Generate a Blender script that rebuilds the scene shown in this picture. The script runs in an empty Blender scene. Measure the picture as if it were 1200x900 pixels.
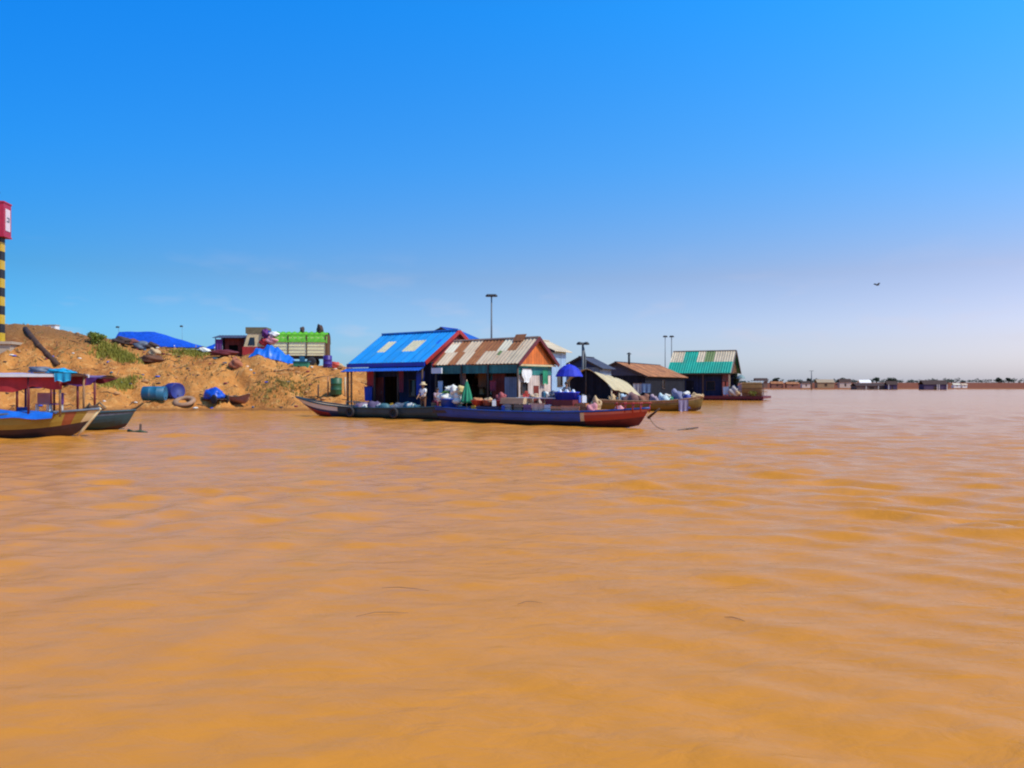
import bpy, math, random
import numpy as np
from mathutils import Vector, Matrix

random.seed(7)
R = math.radians
PI = math.pi
sc = bpy.context.scene
COL = sc.collection
F = 950.0            # focal length in photograph pixels (1200 wide)
CAMZ = 2.0           # eye height above the river


def at(px, py, Y):
    """photograph pixel at a depth of Y metres -> place in the world"""
    return Vector(((px - 600) / F * Y, Y, CAMZ + (452 - py) / F * Y))


# ------------------------------------------------------------------ noise
def _hash(ix, iy, seed):
    n = (ix.astype(np.int64) * 374761393 + iy.astype(np.int64) * 668265263 + seed * 974634777) & 0x7fffffff
    n = ((n ^ (n >> 13)) * 1274126177) & 0x7fffffff
    return ((n ^ (n >> 16)) & 0xffff) / 65535.0


def vnoise(x, y, seed=0):
    ix = np.floor(x); iy = np.floor(y)
    fx = x - ix; fy = y - iy
    fx = fx * fx * (3 - 2 * fx); fy = fy * fy * (3 - 2 * fy)
    a = _hash(ix, iy, seed); b = _hash(ix + 1, iy, seed)
    c = _hash(ix, iy + 1, seed); d = _hash(ix + 1, iy + 1, seed)
    return (a * (1 - fx) + b * fx) * (1 - fy) + (c * (1 - fx) + d * fx) * fy


def fbm(x, y, seed=0, oct=4):
    s = 0; a = .5
    for o in range(oct):
        s = s + a * (vnoise(x, y, seed + o) - .5) * 2
        x = x * 2.03 + 17.1; y = y * 2.03 + 5.3; a *= .5
    return s


# ------------------------------------------------------------------ materials
MATS = {}


def M(name, col, rough=.6, var=.18, scale=2.0, bump=.0, bscale=12, metal=0., col2=None, cov=.5, sharp=.12,
      planks=None, gap=.07, pvar=.45, spec=.5, stretch=(1, 1, 1), fabric=False):
    """procedural paint / wood / cloth: base colour with blotches, optional second colour (rust, dirt), plank gaps, bump"""
    if name in MATS:
        return MATS[name]
    m = bpy.data.materials.new(name); m.use_nodes = True
    nt = m.node_tree; N = nt.nodes; L = nt.links
    b = N['Principled BSDF']
    b.inputs['Roughness'].default_value = rough
    b.inputs['Metallic'].default_value = metal
    b.inputs['Specular IOR Level'].default_value = spec
    tc = N.new('ShaderNodeTexCoord')
    mp = N.new('ShaderNodeMapping'); mp.inputs['Scale'].default_value = stretch
    L.new(tc.outputs['Object'], mp.inputs['Vector'])
    nz = N.new('ShaderNodeTexNoise'); nz.inputs['Scale'].default_value = scale; nz.inputs['Detail'].default_value = 7
    nz.inputs['Roughness'].default_value = .65
    L.new(mp.outputs['Vector'], nz.inputs['Vector'])
    cr = N.new('ShaderNodeValToRGB'); e = cr.color_ramp.elements
    e[0].position = .3; e[1].position = .7
    e[0].color = [max(0, c * (1 - var)) for c in col] + [1]
    e[1].color = [min(.85, c * (1 + var)) for c in col] + [1]
    L.new(nz.outputs['Fac'], cr.inputs['Fac'])
    out = cr.outputs['Color']
    if col2 is not None:
        n2 = N.new('ShaderNodeTexNoise'); n2.inputs['Scale'].default_value = scale * .8; n2.inputs['Detail'].default_value = 9
        n2.inputs['Roughness'].default_value = .7
        m2 = N.new('ShaderNodeMapping'); m2.inputs['Scale'].default_value = stretch; m2.inputs['Location'].default_value = (3.1, 7.7, 1.3)
        L.new(tc.outputs['Object'], m2.inputs['Vector']); L.new(m2.outputs['Vector'], n2.inputs['Vector'])
        r2 = N.new('ShaderNodeValToRGB'); r2.color_ramp.elements[0].position = 1 - cov - sharp / 2
        r2.color_ramp.elements[1].position = min(1, 1 - cov + sharp / 2)
        L.new(n2.outputs['Fac'], r2.inputs['Fac'])
        mx = N.new('ShaderNodeMix'); mx.data_type = 'RGBA'
        L.new(r2.outputs['Color'], mx.inputs['Factor']); L.new(out, mx.inputs['A'])
        mx.inputs['B'].default_value = list(col2) + [1]
        out = mx.outputs['Result']
    if planks:
        ax, freq = planks
        sp = N.new('ShaderNodeSeparateXYZ'); L.new(tc.outputs['Object'], sp.inputs['Vector'])
        src = sp.outputs[ax[0]] if len(ax) == 1 else None
        if src is None:
            ad = N.new('ShaderNodeMath'); ad.operation = 'ADD'
            L.new(sp.outputs[ax[0]], ad.inputs[0]); L.new(sp.outputs[ax[1]], ad.inputs[1]); src = ad.outputs[0]
        ml = N.new('ShaderNodeMath'); ml.operation = 'MULTIPLY'; ml.inputs[1].default_value = freq
        L.new(src, ml.inputs[0])
        fl = N.new('ShaderNodeMath'); fl.operation = 'FLOOR'; L.new(ml.outputs[0], fl.inputs[0])
        wn = N.new('ShaderNodeTexWhiteNoise'); wn.noise_dimensions = '1D'; L.new(fl.outputs[0], wn.inputs['W'])
        fr = N.new('ShaderNodeMath'); fr.operation = 'FRACT'; L.new(ml.outputs[0], fr.inputs[0])
        lt = N.new('ShaderNodeMath'); lt.operation = 'GREATER_THAN'; lt.inputs[1].default_value = gap; L.new(fr.outputs[0], lt.inputs[0])
        k = N.new('ShaderNodeMath'); k.operation = 'MULTIPLY_ADD'; k.inputs[1].default_value = pvar; k.inputs[2].default_value = 1 - pvar * .62
        L.new(wn.outputs['Value'], k.inputs[0])
        k2 = N.new('ShaderNodeMath'); k2.operation = 'MULTIPLY'; L.new(k.outputs[0], k2.inputs[0])
        g2 = N.new('ShaderNodeMath'); g2.operation = 'MULTIPLY_ADD'; g2.inputs[1].default_value = .65; g2.inputs[2].default_value = .35
        L.new(lt.outputs[0], g2.inputs[0]); L.new(g2.outputs[0], k2.inputs[1])
        vm = N.new('ShaderNodeVectorMath'); vm.operation = 'SCALE'
        L.new(out, vm.inputs[0]); L.new(k2.outputs[0], vm.inputs['Scale'])
        out = vm.outputs[0]
    L.new(out, b.inputs['Base Color'])
    if bump:
        nb = N.new('ShaderNodeTexNoise'); nb.inputs['Scale'].default_value = bscale; nb.inputs['Detail'].default_value = 5
        L.new(tc.outputs['Object'], nb.inputs['Vector'])
        bp = N.new('ShaderNodeBump'); bp.inputs['Strength'].default_value = bump; bp.inputs['Distance'].default_value = .05
        L.new(nb.outputs['Fac'], bp.inputs['Height']); L.new(bp.outputs['Normal'], b.inputs['Normal'])
    MATS[name] = m
    return m


# roofs
blue_roof = M('blue roof paint', (.015, .28, .70), .45, .16, 1.2, .1, col2=(.05, .30, .60), cov=.42, stretch=(3, 1, 1), planks=((0,), 1.23), gap=.035, pvar=0.16)
deep_blue = M('deep blue paint', (.004, .03, .38), .5, .2)
mid_blue = M('mid blue paint', (.015, .11, .52), .5, .2)
skylight = M('translucent panel', (.62, .56, .36), .4, .15)
far_blue = M('far blue roof', (.012, .10, .42), .5, .2)
tin_pale = M('bleached tin', (.66, .50, .33), .5, .14, 1.5, .1, col2=(.56, .30, .14), cov=.36, stretch=(3, 1, 1), planks=((0,), 1.23), gap=.035, pvar=0.22)
tin_white = M('white tin', (.74, .66, .48), .45, .1, 1.5, planks=((0,), 1.23), gap=.035, pvar=0.15)
rust = M('rusted tin', (.34, .125, .04), .75, .25, 2, .15, col2=(.24, .06, .022), cov=.42, stretch=(3, 1, 1), planks=((0,), 1.23), gap=.035, pvar=0.3)
rust_orange = M('orange rusted tin', (.38, .145, .05), .75, .3, .8, .15, col2=(.20, .065, .03), cov=.42, stretch=(2, 1, 1), planks=((1,), 1.1), gap=.03, pvar=.35)
tin_green = M('green tin', (.0, .32, .22), .45, .15, .8, .1, col2=(.03, .26, .18), cov=.4, planks=((0,), 1.23), gap=.035, pvar=0.14)
tin_olive = M('olive tin', (.14, .20, .06), .55, .2, 1)
tin_beige = M('beige tin', (.60, .48, .32), .55, .18, 1, .1, col2=(.44, .27, .15), cov=.34, planks=((0,), 1.23), gap=.035, pvar=0.2)
slate = M('slate sheet', (.045, .05, .08), .6, .25)
red_paint = M('red paint', (.40, .025, .02), .5, .22, col2=(.22, .03, .02), cov=.4)
maroon = M('maroon paint', (.13, .015, .018), .6, .25)
# walls
navy_wall = M('navy planks', (.022, .03, .07), .7, .3, planks=((0, 1), 4.5), bump=.1, spec=.1)
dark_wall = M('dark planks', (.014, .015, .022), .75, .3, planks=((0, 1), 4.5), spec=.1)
brown_wall = M('brown planks', (.14, .07, .035), .75, .25, planks=((0, 1), 4.5), spec=.1)
redbrown_wall = M('red brown planks', (.17, .035, .028), .7, .3, planks=((0, 1), 4), spec=.1)
pale_wall = M('pale pink planks', (.56, .45, .40), .65, .16, planks=((0, 1), 5), col2=(.40, .27, .23), cov=.36)
teal_wall = M('teal paint planks', (.02, .17, .16), .6, .25, planks=((0, 1), 4))
orange_wall = M('orange planks', (.60, .14, .02), .6, .2, planks=((1,), 4))
bluegrey_wall = M('blue grey planks', (.20, .24, .32), .65, .2, planks=((0, 1), 5))
lightblue_wall = M('light blue planks', (.28, .42, .60), .6, .15, planks=((0, 1), 4))
wood = M('weathered wood', (.27, .15, .075), .75, .3, 4, .2, stretch=(1, 1, .25))
wood_pale = M('pale plank', (.56, .40, .24), .7, .2, 4, .15, stretch=(.3, 1, 1))
wood_dark = M('dark wood', (.07, .036, .022), .75, .3, 4, .15)
wood_orange = M('warm plank', (.45, .19, .07), .7, .25, 4)
# paints, cloth, things
white = M('white paint', (.74, .72, .70), .5, .08)
cream = M('cream paint', (.62, .47, .25), .6, .15, col2=(.44, .29, .14), cov=.36)
black = M('black', (.018, .018, .022), .6, .3)
rubber = M('rubber', (.022, .02, .022), .8, .3)
grey = M('grey metal', (.16, .17, .19), .45, .2, metal=.3)
pole_m = M('pole grey', (.10, .11, .12), .5, .2)
glass = M('dark glass', (.02, .025, .03), .08, .1)
tarp_blue = M('blue tarp', (.008, .075, .50), .42, .3, 3, .25, 5)
tarp_bright = M('bright blue tarp', (.01, .13, .58), .42, .25, 3, .2, 5)
tarp_cyan = M('cyan tarp', (.01, .30, .52), .45, .2, 3)
tarp_beige = M('beige tarp', (.50, .40, .22), .7, .18, 1, .3, 4, col2=(.38, .27, .13), cov=.4)
tarp_grey = M('grey blue tarp', (.10, .12, .16), .6, .35, 3, .3, 6)
tarp_teal = M('teal grey tarp', (.06, .15, .17), .6, .3, 3, .3, 6)
cloth_red = M('red cloth', (.36, .018, .022), .75, .3)
cloth_maroon = M('maroon cloth', (.20, .018, .04), .75, .3)
cloth_purple = M('purple cloth', (.11, .02, .15), .75, .3)
cloth_mauve = M('mauve cloth', (.34, .24, .28), .8, .2)
cloth_white = M('white cloth', (.74, .72, .70), .8, .08)
cloth_skyblue = M('pale blue cloth', (.38, .50, .62), .8, .15)
cloth_blue = M('blue cloth', (.015, .045, .34), .75, .3)
cloth_green = M('green cloth', (.012, .22, .11), .7, .25)
cloth_brown = M('brown cloth', (.20, .085, .04), .8, .25)
cloth_pink = M('pink cloth', (.62, .25, .27), .8, .15)
sack_white = M('white sack', (.70, .68, .60), .8, .12, 4, .3)
sack_tan = M('tan sack', (.50, .34, .18), .85, .2, 4, .3)
sack_dark = M('dark sack', (.06, .035, .03), .85, .3, 4, .3)
plastic_blue = M('blue plastic', (.01, .06, .42), .35, .2)
plastic_teal = M('teal plastic', (.012, .11, .20), .5, .3, col2=(.10, .09, .08), cov=.36)
plastic_navy = M('dark blue plastic', (.018, .024, .17), .5, .3, col2=(.12, .09, .09), cov=.36)
plastic_red = M('red plastic', (.50, .06, .03), .45, .25)
plastic_white = M('white plastic', (.70, .72, .76), .35, .08)
plastic_purple = M('purple crate', (.24, .10, .22), .5, .25)
plastic_grey = M('grey crate', (.30, .28, .27), .55, .2)
green_drum = M('green drum', (.02, .09, .035), .5, .3, col2=(.10, .05, .03), cov=.36)
lime = M('lime tarp', (.11, .40, .015), .6, .2, 3, .3, 6)
yellow = M('yellow paint', (.60, .38, .02), .5, .12)
beacon_red = M('red panel', (.42, .015, .05), .45, .15)
skin = M('skin', (.34, .18, .11), .6, .08)
hair_m = M('hair', (.012, .01, .01), .6, .2)
straw = M('straw hat', (.55, .42, .24), .85, .12)
ochre_hull = M('ochre hull', (.30, .19, .03), .55, .25, 1.5, .1, col2=(.28, .14, .03), cov=.4, stretch=(.4, 1, 1))
bilge_dark = M('bilge paint with shade', (.045, .022, .03), .6, .3)
hull_navy = M('navy hull', (.016, .028, .10), .55, .3, 2)
hull_blue = M('blue hull', (.012, .055, .27), .5, .3, 1.5, col2=(.04, .06, .18), cov=.4, stretch=(.4, 1, 1))
hull_teal = M('teal hull', (.02, .055, .07), .55, .3, 2)
hull_red = M('red hull', (.42, .035, .02), .5, .25, 1.5, col2=(.26, .05, .03), cov=.4, stretch=(.4, 1, 1))
hull_olive = M('olive hull', (.15, .09, .016), .6, .3, 1.5)
rope_m = M('rope', (.20, .13, .07), .9, .2)
concrete = M('concrete', (.42, .33, .24), .85, .15, 3, .2)
rock_m = M('clod', (.42, .20, .075), .9, .25, 3, .3)
leaf_g = M('leaf', (.16, .19, .014), .6, .45, 5)
leaf_d = M('dark leaf', (.020, .040, .016), .65, .45, 3)
grass_g = M('green grass', (.24, .21, .02), .7, .35, 3)
grass_d = M('dry grass', (.26, .17, .05), .8, .35, 3)
bark = M('bark', (.10, .06, .035), .9, .3)
bird_m = M('dark feathers', (.03, .03, .035), .7, .2)


# ------------------------------------------------------------------ mesh builder
class MB:
    def __init__(self):
        self.v = []; self.f = []; self.m = []; self.s = []; self.mats = []

    def mi(self, mat):
        if mat not in self.mats:
            self.mats.append(mat)
        return self.mats.index(mat)

    def add(self, vs, fs, mat, smooth=False):
        o = len(self.v); self.v.extend([tuple(x) for x in vs])
        k = self.mi(mat)
        for f in fs:
            self.f.append([i + o for i in f]); self.m.append(k); self.s.append(smooth)
        return self

    def box(self, x0, x1, y0, y1, z0, z1, mat, mtx=None):
        vs = [Vector((x, y, z)) for x in (x0, x1) for y in (y0, y1) for z in (z0, z1)]
        if mtx is not None:
            vs = [mtx @ p for p in vs]
        fs = [(0, 1, 3, 2), (4, 6, 7, 5), (0, 4, 5, 1), (2, 3, 7, 6), (0, 2, 6, 4), (1, 5, 7, 3)]
        return self.add(vs, fs, mat)

    def bar(self, p, q, w, mat, h=None):
        """square bar between two points"""
        p = Vector(p); q = Vector(q); d = (q - p)
        up = Vector((0, 0, 1)) if abs(d.normalized().z) < .95 else Vector((0, 1, 0))
        a = d.cross(up).normalized() * w / 2; b = a.cross(d).normalized() * (h or w) / 2
        vs = [p + a + b, p - a + b, p - a - b, p + a - b, q + a + b, q - a + b, q - a - b, q + a - b]
        fs = [(0, 1, 2, 3), (7, 6, 5, 4), (0, 4, 5, 1), (1, 5, 6, 2), (2, 6, 7, 3), (3, 7, 4, 0)]
        return self.add(vs, fs, mat)

    def tube(self, pts, r, mat, n=8):
        pts = [Vector(p) for p in pts]
        rs = r if isinstance(r, (list, tuple)) else [r] * len(pts)
        vs = []; fs = []
        for i, p in enumerate(pts):
            d = (pts[min(i + 1, len(pts) - 1)] - pts[max(i - 1, 0)]).normalized()
            up = Vector((0, 0, 1)) if abs(d.z) < .9 else Vector((1, 0, 0))
            a = d.cross(up).normalized(); b = d.cross(a).normalized()
            for k in range(n):
                t = 2 * PI * k / n
                vs.append(p + a * math.cos(t) * rs[i] + b * math.sin(t) * rs[i])
        for i in range(len(pts) - 1):
            for k in range(n):
                fs.append((i * n + k, i * n + (k + 1) % n, (i + 1) * n + (k + 1) % n, (i + 1) * n + k))
        fs.append(tuple(range(n))[::-1]); fs.append(tuple(range((len(pts) - 1) * n, len(pts) * n)))
        return self.add(vs, fs, mat, True)

    def lathe(self, prof, mat, mtx=None, n=16, smooth=True):
        vs = []; fs = []
        for r, z in prof:
            for k in range(n):
                t = 2 * PI * k / n
                p = Vector((r * math.cos(t), r * math.sin(t), z))
                vs.append(mtx @ p if mtx is not None else p)
        for i in range(len(prof) - 1):
            for k in range(n):
                fs.append((i * n + k, i * n + (k + 1) % n, (i + 1) * n + (k + 1) % n, (i + 1) * n + k))
        fs.append(tuple(range(n))[::-1]); fs.append(tuple(range((len(prof) - 1) * n, len(prof) * n)))
        return self.add(vs, fs, mat, smooth)

    def blob(self, c, r, mat, seed=0, amp=.18, n=12, m=8, flat=None, freq=1.7):
        if amp > .1 and n >= 10: n = 22; m = 15
        """lumpy ellipsoid (sacks, clods)"""
        c = Vector(c); rx, ry, rz = r; vs = []; fs = []
        for j in range(m + 1):
            th = PI * j / m
            for i in range(n):
                ph = 2 * PI * i / n
                d = Vector((math.sin(th) * math.cos(ph), math.sin(th) * math.sin(ph), math.cos(th)))
                k = 1 + (amp * .45 * math.sin(9.3 * d.x + seed * 3.1) * math.sin(8.1 * d.z + 6.7 * d.y + seed) if amp > .1 else 0) + amp * (math.sin(freq * 2 * d.x + seed * 1.7) * math.cos(freq * 2.3 * d.y + seed) + .6 * math.sin(freq * 3.1 * d.z + seed * 2.3 + 4 * d.x))
                p = Vector((d.x * rx * k, d.y * ry * k, d.z * rz * k))
                if flat is not None and p.z < -flat * rz:
                    p.z = -flat * rz
                vs.append(c + p)
        for j in range(m):
            for i in range(n):
                fs.append((j * n + i, (j + 1) * n + i, (j + 1) * n + (i + 1) % n, j * n + (i + 1) % n))
        return self.add(vs, fs, mat, True)

    def sheet(self, o, U, V, matf, period=.26, amp=.02, nv=8, thick=.025):
        """corrugated sheet of real thickness: o corner, U along the eave, V up the slope; matf(fu, fv) picks the material"""
        o = Vector(o); U = Vector(U); V = Vector(V); nrm = U.cross(V).normalized()
        nu = max(4, int(U.length / period) * 4)
        vs = []
        for lay in (0, 1):
            for j in range(nv + 1):
                for i in range(nu + 1):
                    w = amp * math.cos(2 * PI * i / 4) if amp else 0
                    vs.append(o + U * (i / nu) + V * (j / nv) + nrm * (w - lay * thick))
        K = (nu + 1) * (nv + 1); base = len(self.v); self.v.extend([tuple(p) for p in vs])

        def q(a, b, c, d, mat):
            self.f.append([base + a, base + b, base + c, base + d]); self.m.append(self.mi(mat)); self.s.append(False)
        for j in range(nv):
            for i in range(nu):
                mat = matf((i + .5) / nu, (j + .5) / nv)
                a = j * (nu + 1) + i; b = a + 1; c = b + nu + 1; d = a + nu + 1
                q(a, b, c, d, mat); q(K + d, K + c, K + b, K + a, mat)
        for i in range(nu):
            a = i; q(K + a, K + a + 1, a + 1, a, matf((i + .5) / nu, 0)); a = nv * (nu + 1) + i
            q(a, a + 1, K + a + 1, K + a, matf((i + .5) / nu, 1))
        for j in range(nv):
            a = j * (nu + 1); b = a + nu + 1; q(a, b, K + b, K + a, matf(0, (j + .5) / nv))
            a += nu; b += nu; q(K + a, K + b, b, a, matf(1, (j + .5) / nv))
        return self

    def prism(self, poly, d, mat):
        """polygon (list of Vectors) thickened by vector d"""
        n = len(poly); d = Vector(d)
        vs = [Vector(p) for p in poly] + [Vector(p) + d for p in poly]
        fs = [tuple(range(n)), tuple(range(2 * n - 1, n - 1, -1))]
        fs += [((i + 1) % n, i, n + i, n + (i + 1) % n) for i in range(n)]
        return self.add(vs, fs, mat)

    def build(self, name, parent=None):
        me = bpy.data.meshes.new(name); me.from_pydata(self.v, [], self.f)
        for m in self.mats:
            me.materials.append(m)
        me.polygons.foreach_set('material_index', self.m)
        me.polygons.foreach_set('use_smooth', self.s)
        me.update()
        o = bpy.data.objects.new(name, me); COL.objects.link(o)
        if parent:
            o.parent = parent
        return o


def tag(o, label, cat, group=None, kind=None):
    if label: o['label'] = label
    if cat: o['category'] = cat
    if group: o['group'] = group
    if kind: o['kind'] = kind
    return o


def thing(name, label, cat, loc=(0, 0, 0), rotz=0., group=None):
    o = bpy.data.objects.new(name, None); o.empty_display_size = .2
    COL.objects.link(o); o.location = loc; o.rotation_euler = (0, 0, rotz)
    return tag(o, label, cat, group)


def single(name, mb, label, cat, loc=(0, 0, 0), rotz=0., group=None, kind=None):
    o = mb.build(name); o.location = loc; o.rotation_euler = (0, 0, rotz)
    return tag(o, label, cat, group, kind)


def world_of(root, x, y, z):
    c = math.cos(root.rotation_euler.z); s = math.sin(root.rotation_euler.z)
    l = root.location
    return Vector((l.x + c * x - s * y, l.y + s * x + c * y, l.z + z))


def along(root, px, y=0.):
    """local x on a boat or deck at which the photograph column px is crossed"""
    lo, hi = -20., 20.
    c = math.cos(root.rotation_euler.z); sgn = 1 if c > 0 else -1
    for _ in range(50):
        mid = (lo + hi) / 2; w = world_of(root, mid, y, 0)
        if (600 + F * w.x / w.y - px) * sgn > 0: hi = mid
        else: lo = mid
    return (lo + hi) / 2


# ------------------------------------------------------------------ sun, sky, camera
SUN_AZ_X, SUN_AZ_Y, SUN_EL = 1.0, -0.45, R(50)
h = math.hypot(SUN_AZ_X, SUN_AZ_Y)
sun_dir = Vector((SUN_AZ_X / h * math.cos(SUN_EL), SUN_AZ_Y / h * math.cos(SUN_EL), math.sin(SUN_EL)))
sl = bpy.data.lights.new('sun', 'SUN'); sl.energy = 4.2; sl.angle = R(.53); sl.color = (1, .90, .74)
so = bpy.data.objects.new('sun', sl); COL.objects.link(so)
so.rotation_euler = sun_dir.to_track_quat('Z', 'Y').to_euler()

w = bpy.data.worlds.new('World'); sc.world = w; w.use_nodes = True
nt = w.node_tree; N = nt.nodes; L = nt.links
bg = N['Background']
sky = N.new('ShaderNodeTexSky'); sky.sky_type = 'NISHITA'; sky.sun_disc = False
sky.sun_elevation = SUN_EL; sky.sun_rotation = math.atan2(SUN_AZ_X, SUN_AZ_Y)
sky.air_density = 1.0; sky.dust_density = .9; sky.ozone_density = 1.6; sky.altitude = 0
hs = N.new('ShaderNodeHueSaturation'); hs.inputs['Saturation'].default_value = 1.28; hs.inputs['Value'].default_value = 1.0
hs.inputs['Hue'].default_value = .5
L.new(sky.outputs['Color'], hs.inputs['Color'])
# deeper blue overhead, lavender towards the horizon, paler towards the sun
tcs = N.new('ShaderNodeTexCoord'); sps = N.new('ShaderNodeSeparateXYZ'); L.new(tcs.outputs['Generated'], sps.inputs['Vector'])
rp = N.new('ShaderNodeValToRGB'); el = rp.color_ramp.elements
el[0].position = 0; el[0].color = (.665, .95, 1.66, 1); el[1].position = 1; el[1].color = (.5, .9, 1.2, 1)
for ps_, c_ in ((.05, (.69, .83, 1.25)), (.13, (.73, .78, 1.00)), (.26, (.43, 1.05, 1.48)), (.42, (.20, 1.30, 1.95))):
    e_ = el.new(ps_); e_.color = (*c_, 1)
L.new(sps.outputs['Z'], rp.inputs['Fac'])
cl = N.new('ShaderNodeClamp'); cl.inputs['Min'].default_value = -.6; cl.inputs['Max'].default_value = .6; L.new(sps.outputs['X'], cl.inputs['Value'])
vx = N.new('ShaderNodeVectorMath'); vx.operation = 'SCALE'; vx.inputs[0].default_value = (1.3, .42, .18); L.new(cl.outputs[0], vx.inputs['Scale'])
va = N.new('ShaderNodeVectorMath'); va.operation = 'ADD'; va.inputs[0].default_value = (1, 1, 1); L.new(vx.outputs[0], va.inputs[1])
vm1 = N.new('ShaderNodeVectorMath'); vm1.operation = 'MULTIPLY'; L.new(rp.outputs['Color'], vm1.inputs[0]); L.new(va.outputs[0], vm1.inputs[1])
vm2 = N.new('ShaderNodeVectorMath'); vm2.operation = 'MULTIPLY'; L.new(hs.outputs['Color'], vm2.inputs[0]); L.new(vm1.outputs[0], vm2.inputs[1])
# a few faint, far clouds low over the bank
tc = N.new('ShaderNodeTexCoord'); mp = N.new('ShaderNodeMapping'); mp.inputs['Scale'].default_value = (5, 5, 17)
L.new(tc.outputs['Generated'], mp.inputs['Vector'])
cn = N.new('ShaderNodeTexNoise'); cn.inputs['Scale'].default_value = 2.2; cn.inputs['Detail'].default_value = 6
L.new(mp.outputs['Vector'], cn.inputs['Vector'])
cr = N.new('ShaderNodeValToRGB'); cr.color_ramp.elements[0].position = .56; cr.color_ramp.elements[1].position = .78
L.new(cn.outputs['Fac'], cr.inputs['Fac'])
sp = N.new('ShaderNodeSeparateXYZ'); L.new(tc.outputs['Generated'], sp.inputs['Vector'])
zr = N.new('ShaderNodeMapRange'); zr.inputs['From Min'].default_value = .17; zr.inputs['From Max'].default_value = .06
L.new(sp.outputs['Z'], zr.inputs['Value'])
mu = N.new('ShaderNodeMath'); mu.operation = 'MULTIPLY'; L.new(cr.outputs['Color'], mu.inputs[0]); L.new(zr.outputs[0], mu.inputs[1])
mu2 = N.new('ShaderNodeMath'); mu2.operation = 'MULTIPLY'; mu2.inputs[1].default_value = .3; L.new(mu.outputs[0], mu2.inputs[0])
mx = N.new('ShaderNodeMix'); mx.data_type = 'RGBA'; L.new(mu2.outputs[0], mx.inputs['Factor'])
L.new(vm2.outputs[0], mx.inputs['A']); mx.inputs['B'].default_value = (5.0, 4.6, 5.2, 1)
L.new(mx.outputs['Result'], bg.inputs['Color']); bg.inputs['Strength'].default_value = .14
WORLD_HS = hs

cam = bpy.data.cameras.new('camera'); co = bpy.data.objects.new('camera', cam); COL.objects.link(co)
co.location = (0, 0, CAMZ); co.rotation_euler = (PI / 2, 0, 0)
cam.sensor_width = 36; cam.lens = 36 * F / 1200; cam.shift_y = 2 / 1200
cam.clip_start = .1; cam.clip_end = 12000
sc.camera = co
vs_ = sc.view_settings; vs_.view_transform = 'Standard'; vs_.look = 'None'; vs_.gamma = 1; vs_.exposure = 0
vs_.use_curve_mapping = False
sc.cycles.use_denoising = True
sc.cycles.pixel_filter_type = 'BLACKMAN_HARRIS'; sc.cycles.filter_width = 2.1
sc.cycles.max_bounces = 6; sc.cycles.caustics_reflective = False; sc.cycles.caustics_refractive = False

# ------------------------------------------------------------------ terrain
E = (.94, .35); D = (-.35, .94)
shore = [(-300, 40), (-80, 56), (-45, 60), (-27, 63.5), (-17, 64), (-8, 66), (-1, 75), (4, 88), (14, 112), (36, 160), (66, 250),
         (118, 400), (150, 475), (500, 490), (900, 520), (3500, 760)]
SP = np.array([.94 * x + .35 * y for x, y in shore]); SQ = np.array([-.35 * x + .94 * y for x, y in shore])
HP = np.array([-300, -60, -29, -20.7, -16, -12.3, -8, -3.9, 4.2, 8, 11.6, 20, 40, 250, 320, 4000])
HH = np.array([7.0, 8.5, 9.3, 8.9, 8.3, 7.5, 6.6, 6.0, 5.1, 4.2, 3.5, 3.2, 3.0, 3.2, 3.9, 4.2])
DP = np.array([-300, -20.7, -3.9, 11.6, 40, 4000]); DD = np.array([27, 26.6, 20.4, 12, 9, 9])


def terrain_z(x, y):
    x = np.asarray(x, float); y = np.asarray(y, float)
    p = (.94 * x + .35 * y) / 1.0061; q = (-.35 * x + .94 * y) / 1.0061
    p = p * 1.0061; q = q * 1.0061
    qs = np.interp(p, SP, SQ) + fbm(p * .09, p * 0 + 3.3, 5) * 1.3
    t = q - qs
    Hc = np.interp(p, HP, HH); Dw = np.interp(p, DP, DD)
    r = np.clip(t / Dw, 0, 1.0)
    g = np.where(r < .22, r * .62, .1364 + (r - .22) * 1.107)
    g = np.where(r > .9, g - (r - .9) ** 2 * 3.0, g)
    near = np.clip(1 - (y - 60) / 250, .0, 1)
    env = np.clip(t / 2.0, 0, 1) * np.clip(1.35 - np.clip(t / Dw, 0, 3), .12, 1)
    gully = -np.abs(fbm(p * .36 + t * .06, t * .045, 21, 4)) * 2.3
    rough = fbm(x * .55, y * .55, 31, 5) * .58 + fbm(x * 1.9, y * 1.9, 37, 3) * .26
    z = Hc * g + env * (gully + rough + .35) * (.25 + .75 * near)
    z = np.where(t < 0, np.maximum(t * .12, -2.5), z + .02)
    # levelled pad on the crest where the truck stands
    k_ = np.clip((7.5 - np.abs(x + 23.5)) / 2, 0, 1) * np.clip((4.6 - np.abs(y - 85.6)) / 1.5, 0, 1)
    return z * (1 - k_) + 4.05 * k_


def gz(x, y):
    return float(terrain_z(np.array([x]), np.array([y]))[0])


def grid_mesh(X, Y, Z, name, mat):
    n, m = X.shape
    v = np.stack([X, Y, Z], -1).reshape(-1, 3)
    idx = np.arange(n * m).reshape(n, m)
    f = np.stack([idx[:-1, :-1], idx[1:, :-1], idx[1:, 1:], idx[:-1, 1:]], -1).reshape(-1, 4)
    me = bpy.data.meshes.new(name)
    me.vertices.add(len(v)); me.vertices.foreach_set('co', v.ravel())
    me.loops.add(f.size); me.loops.foreach_set('vertex_index', f.ravel())
    me.polygons.add(len(f)); me.polygons.foreach_set('loop_start', np.arange(0, f.size, 4))
    me.polygons.foreach_set('loop_total', np.full(len(f), 4))
    me.polygons.foreach_set('use_smooth', np.ones(len(f), bool))
    me.update(); me.validate()
    me.materials.append(mat)
    o = bpy.data.objects.new(name, me); COL.objects.link(o)
    return o


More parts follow.
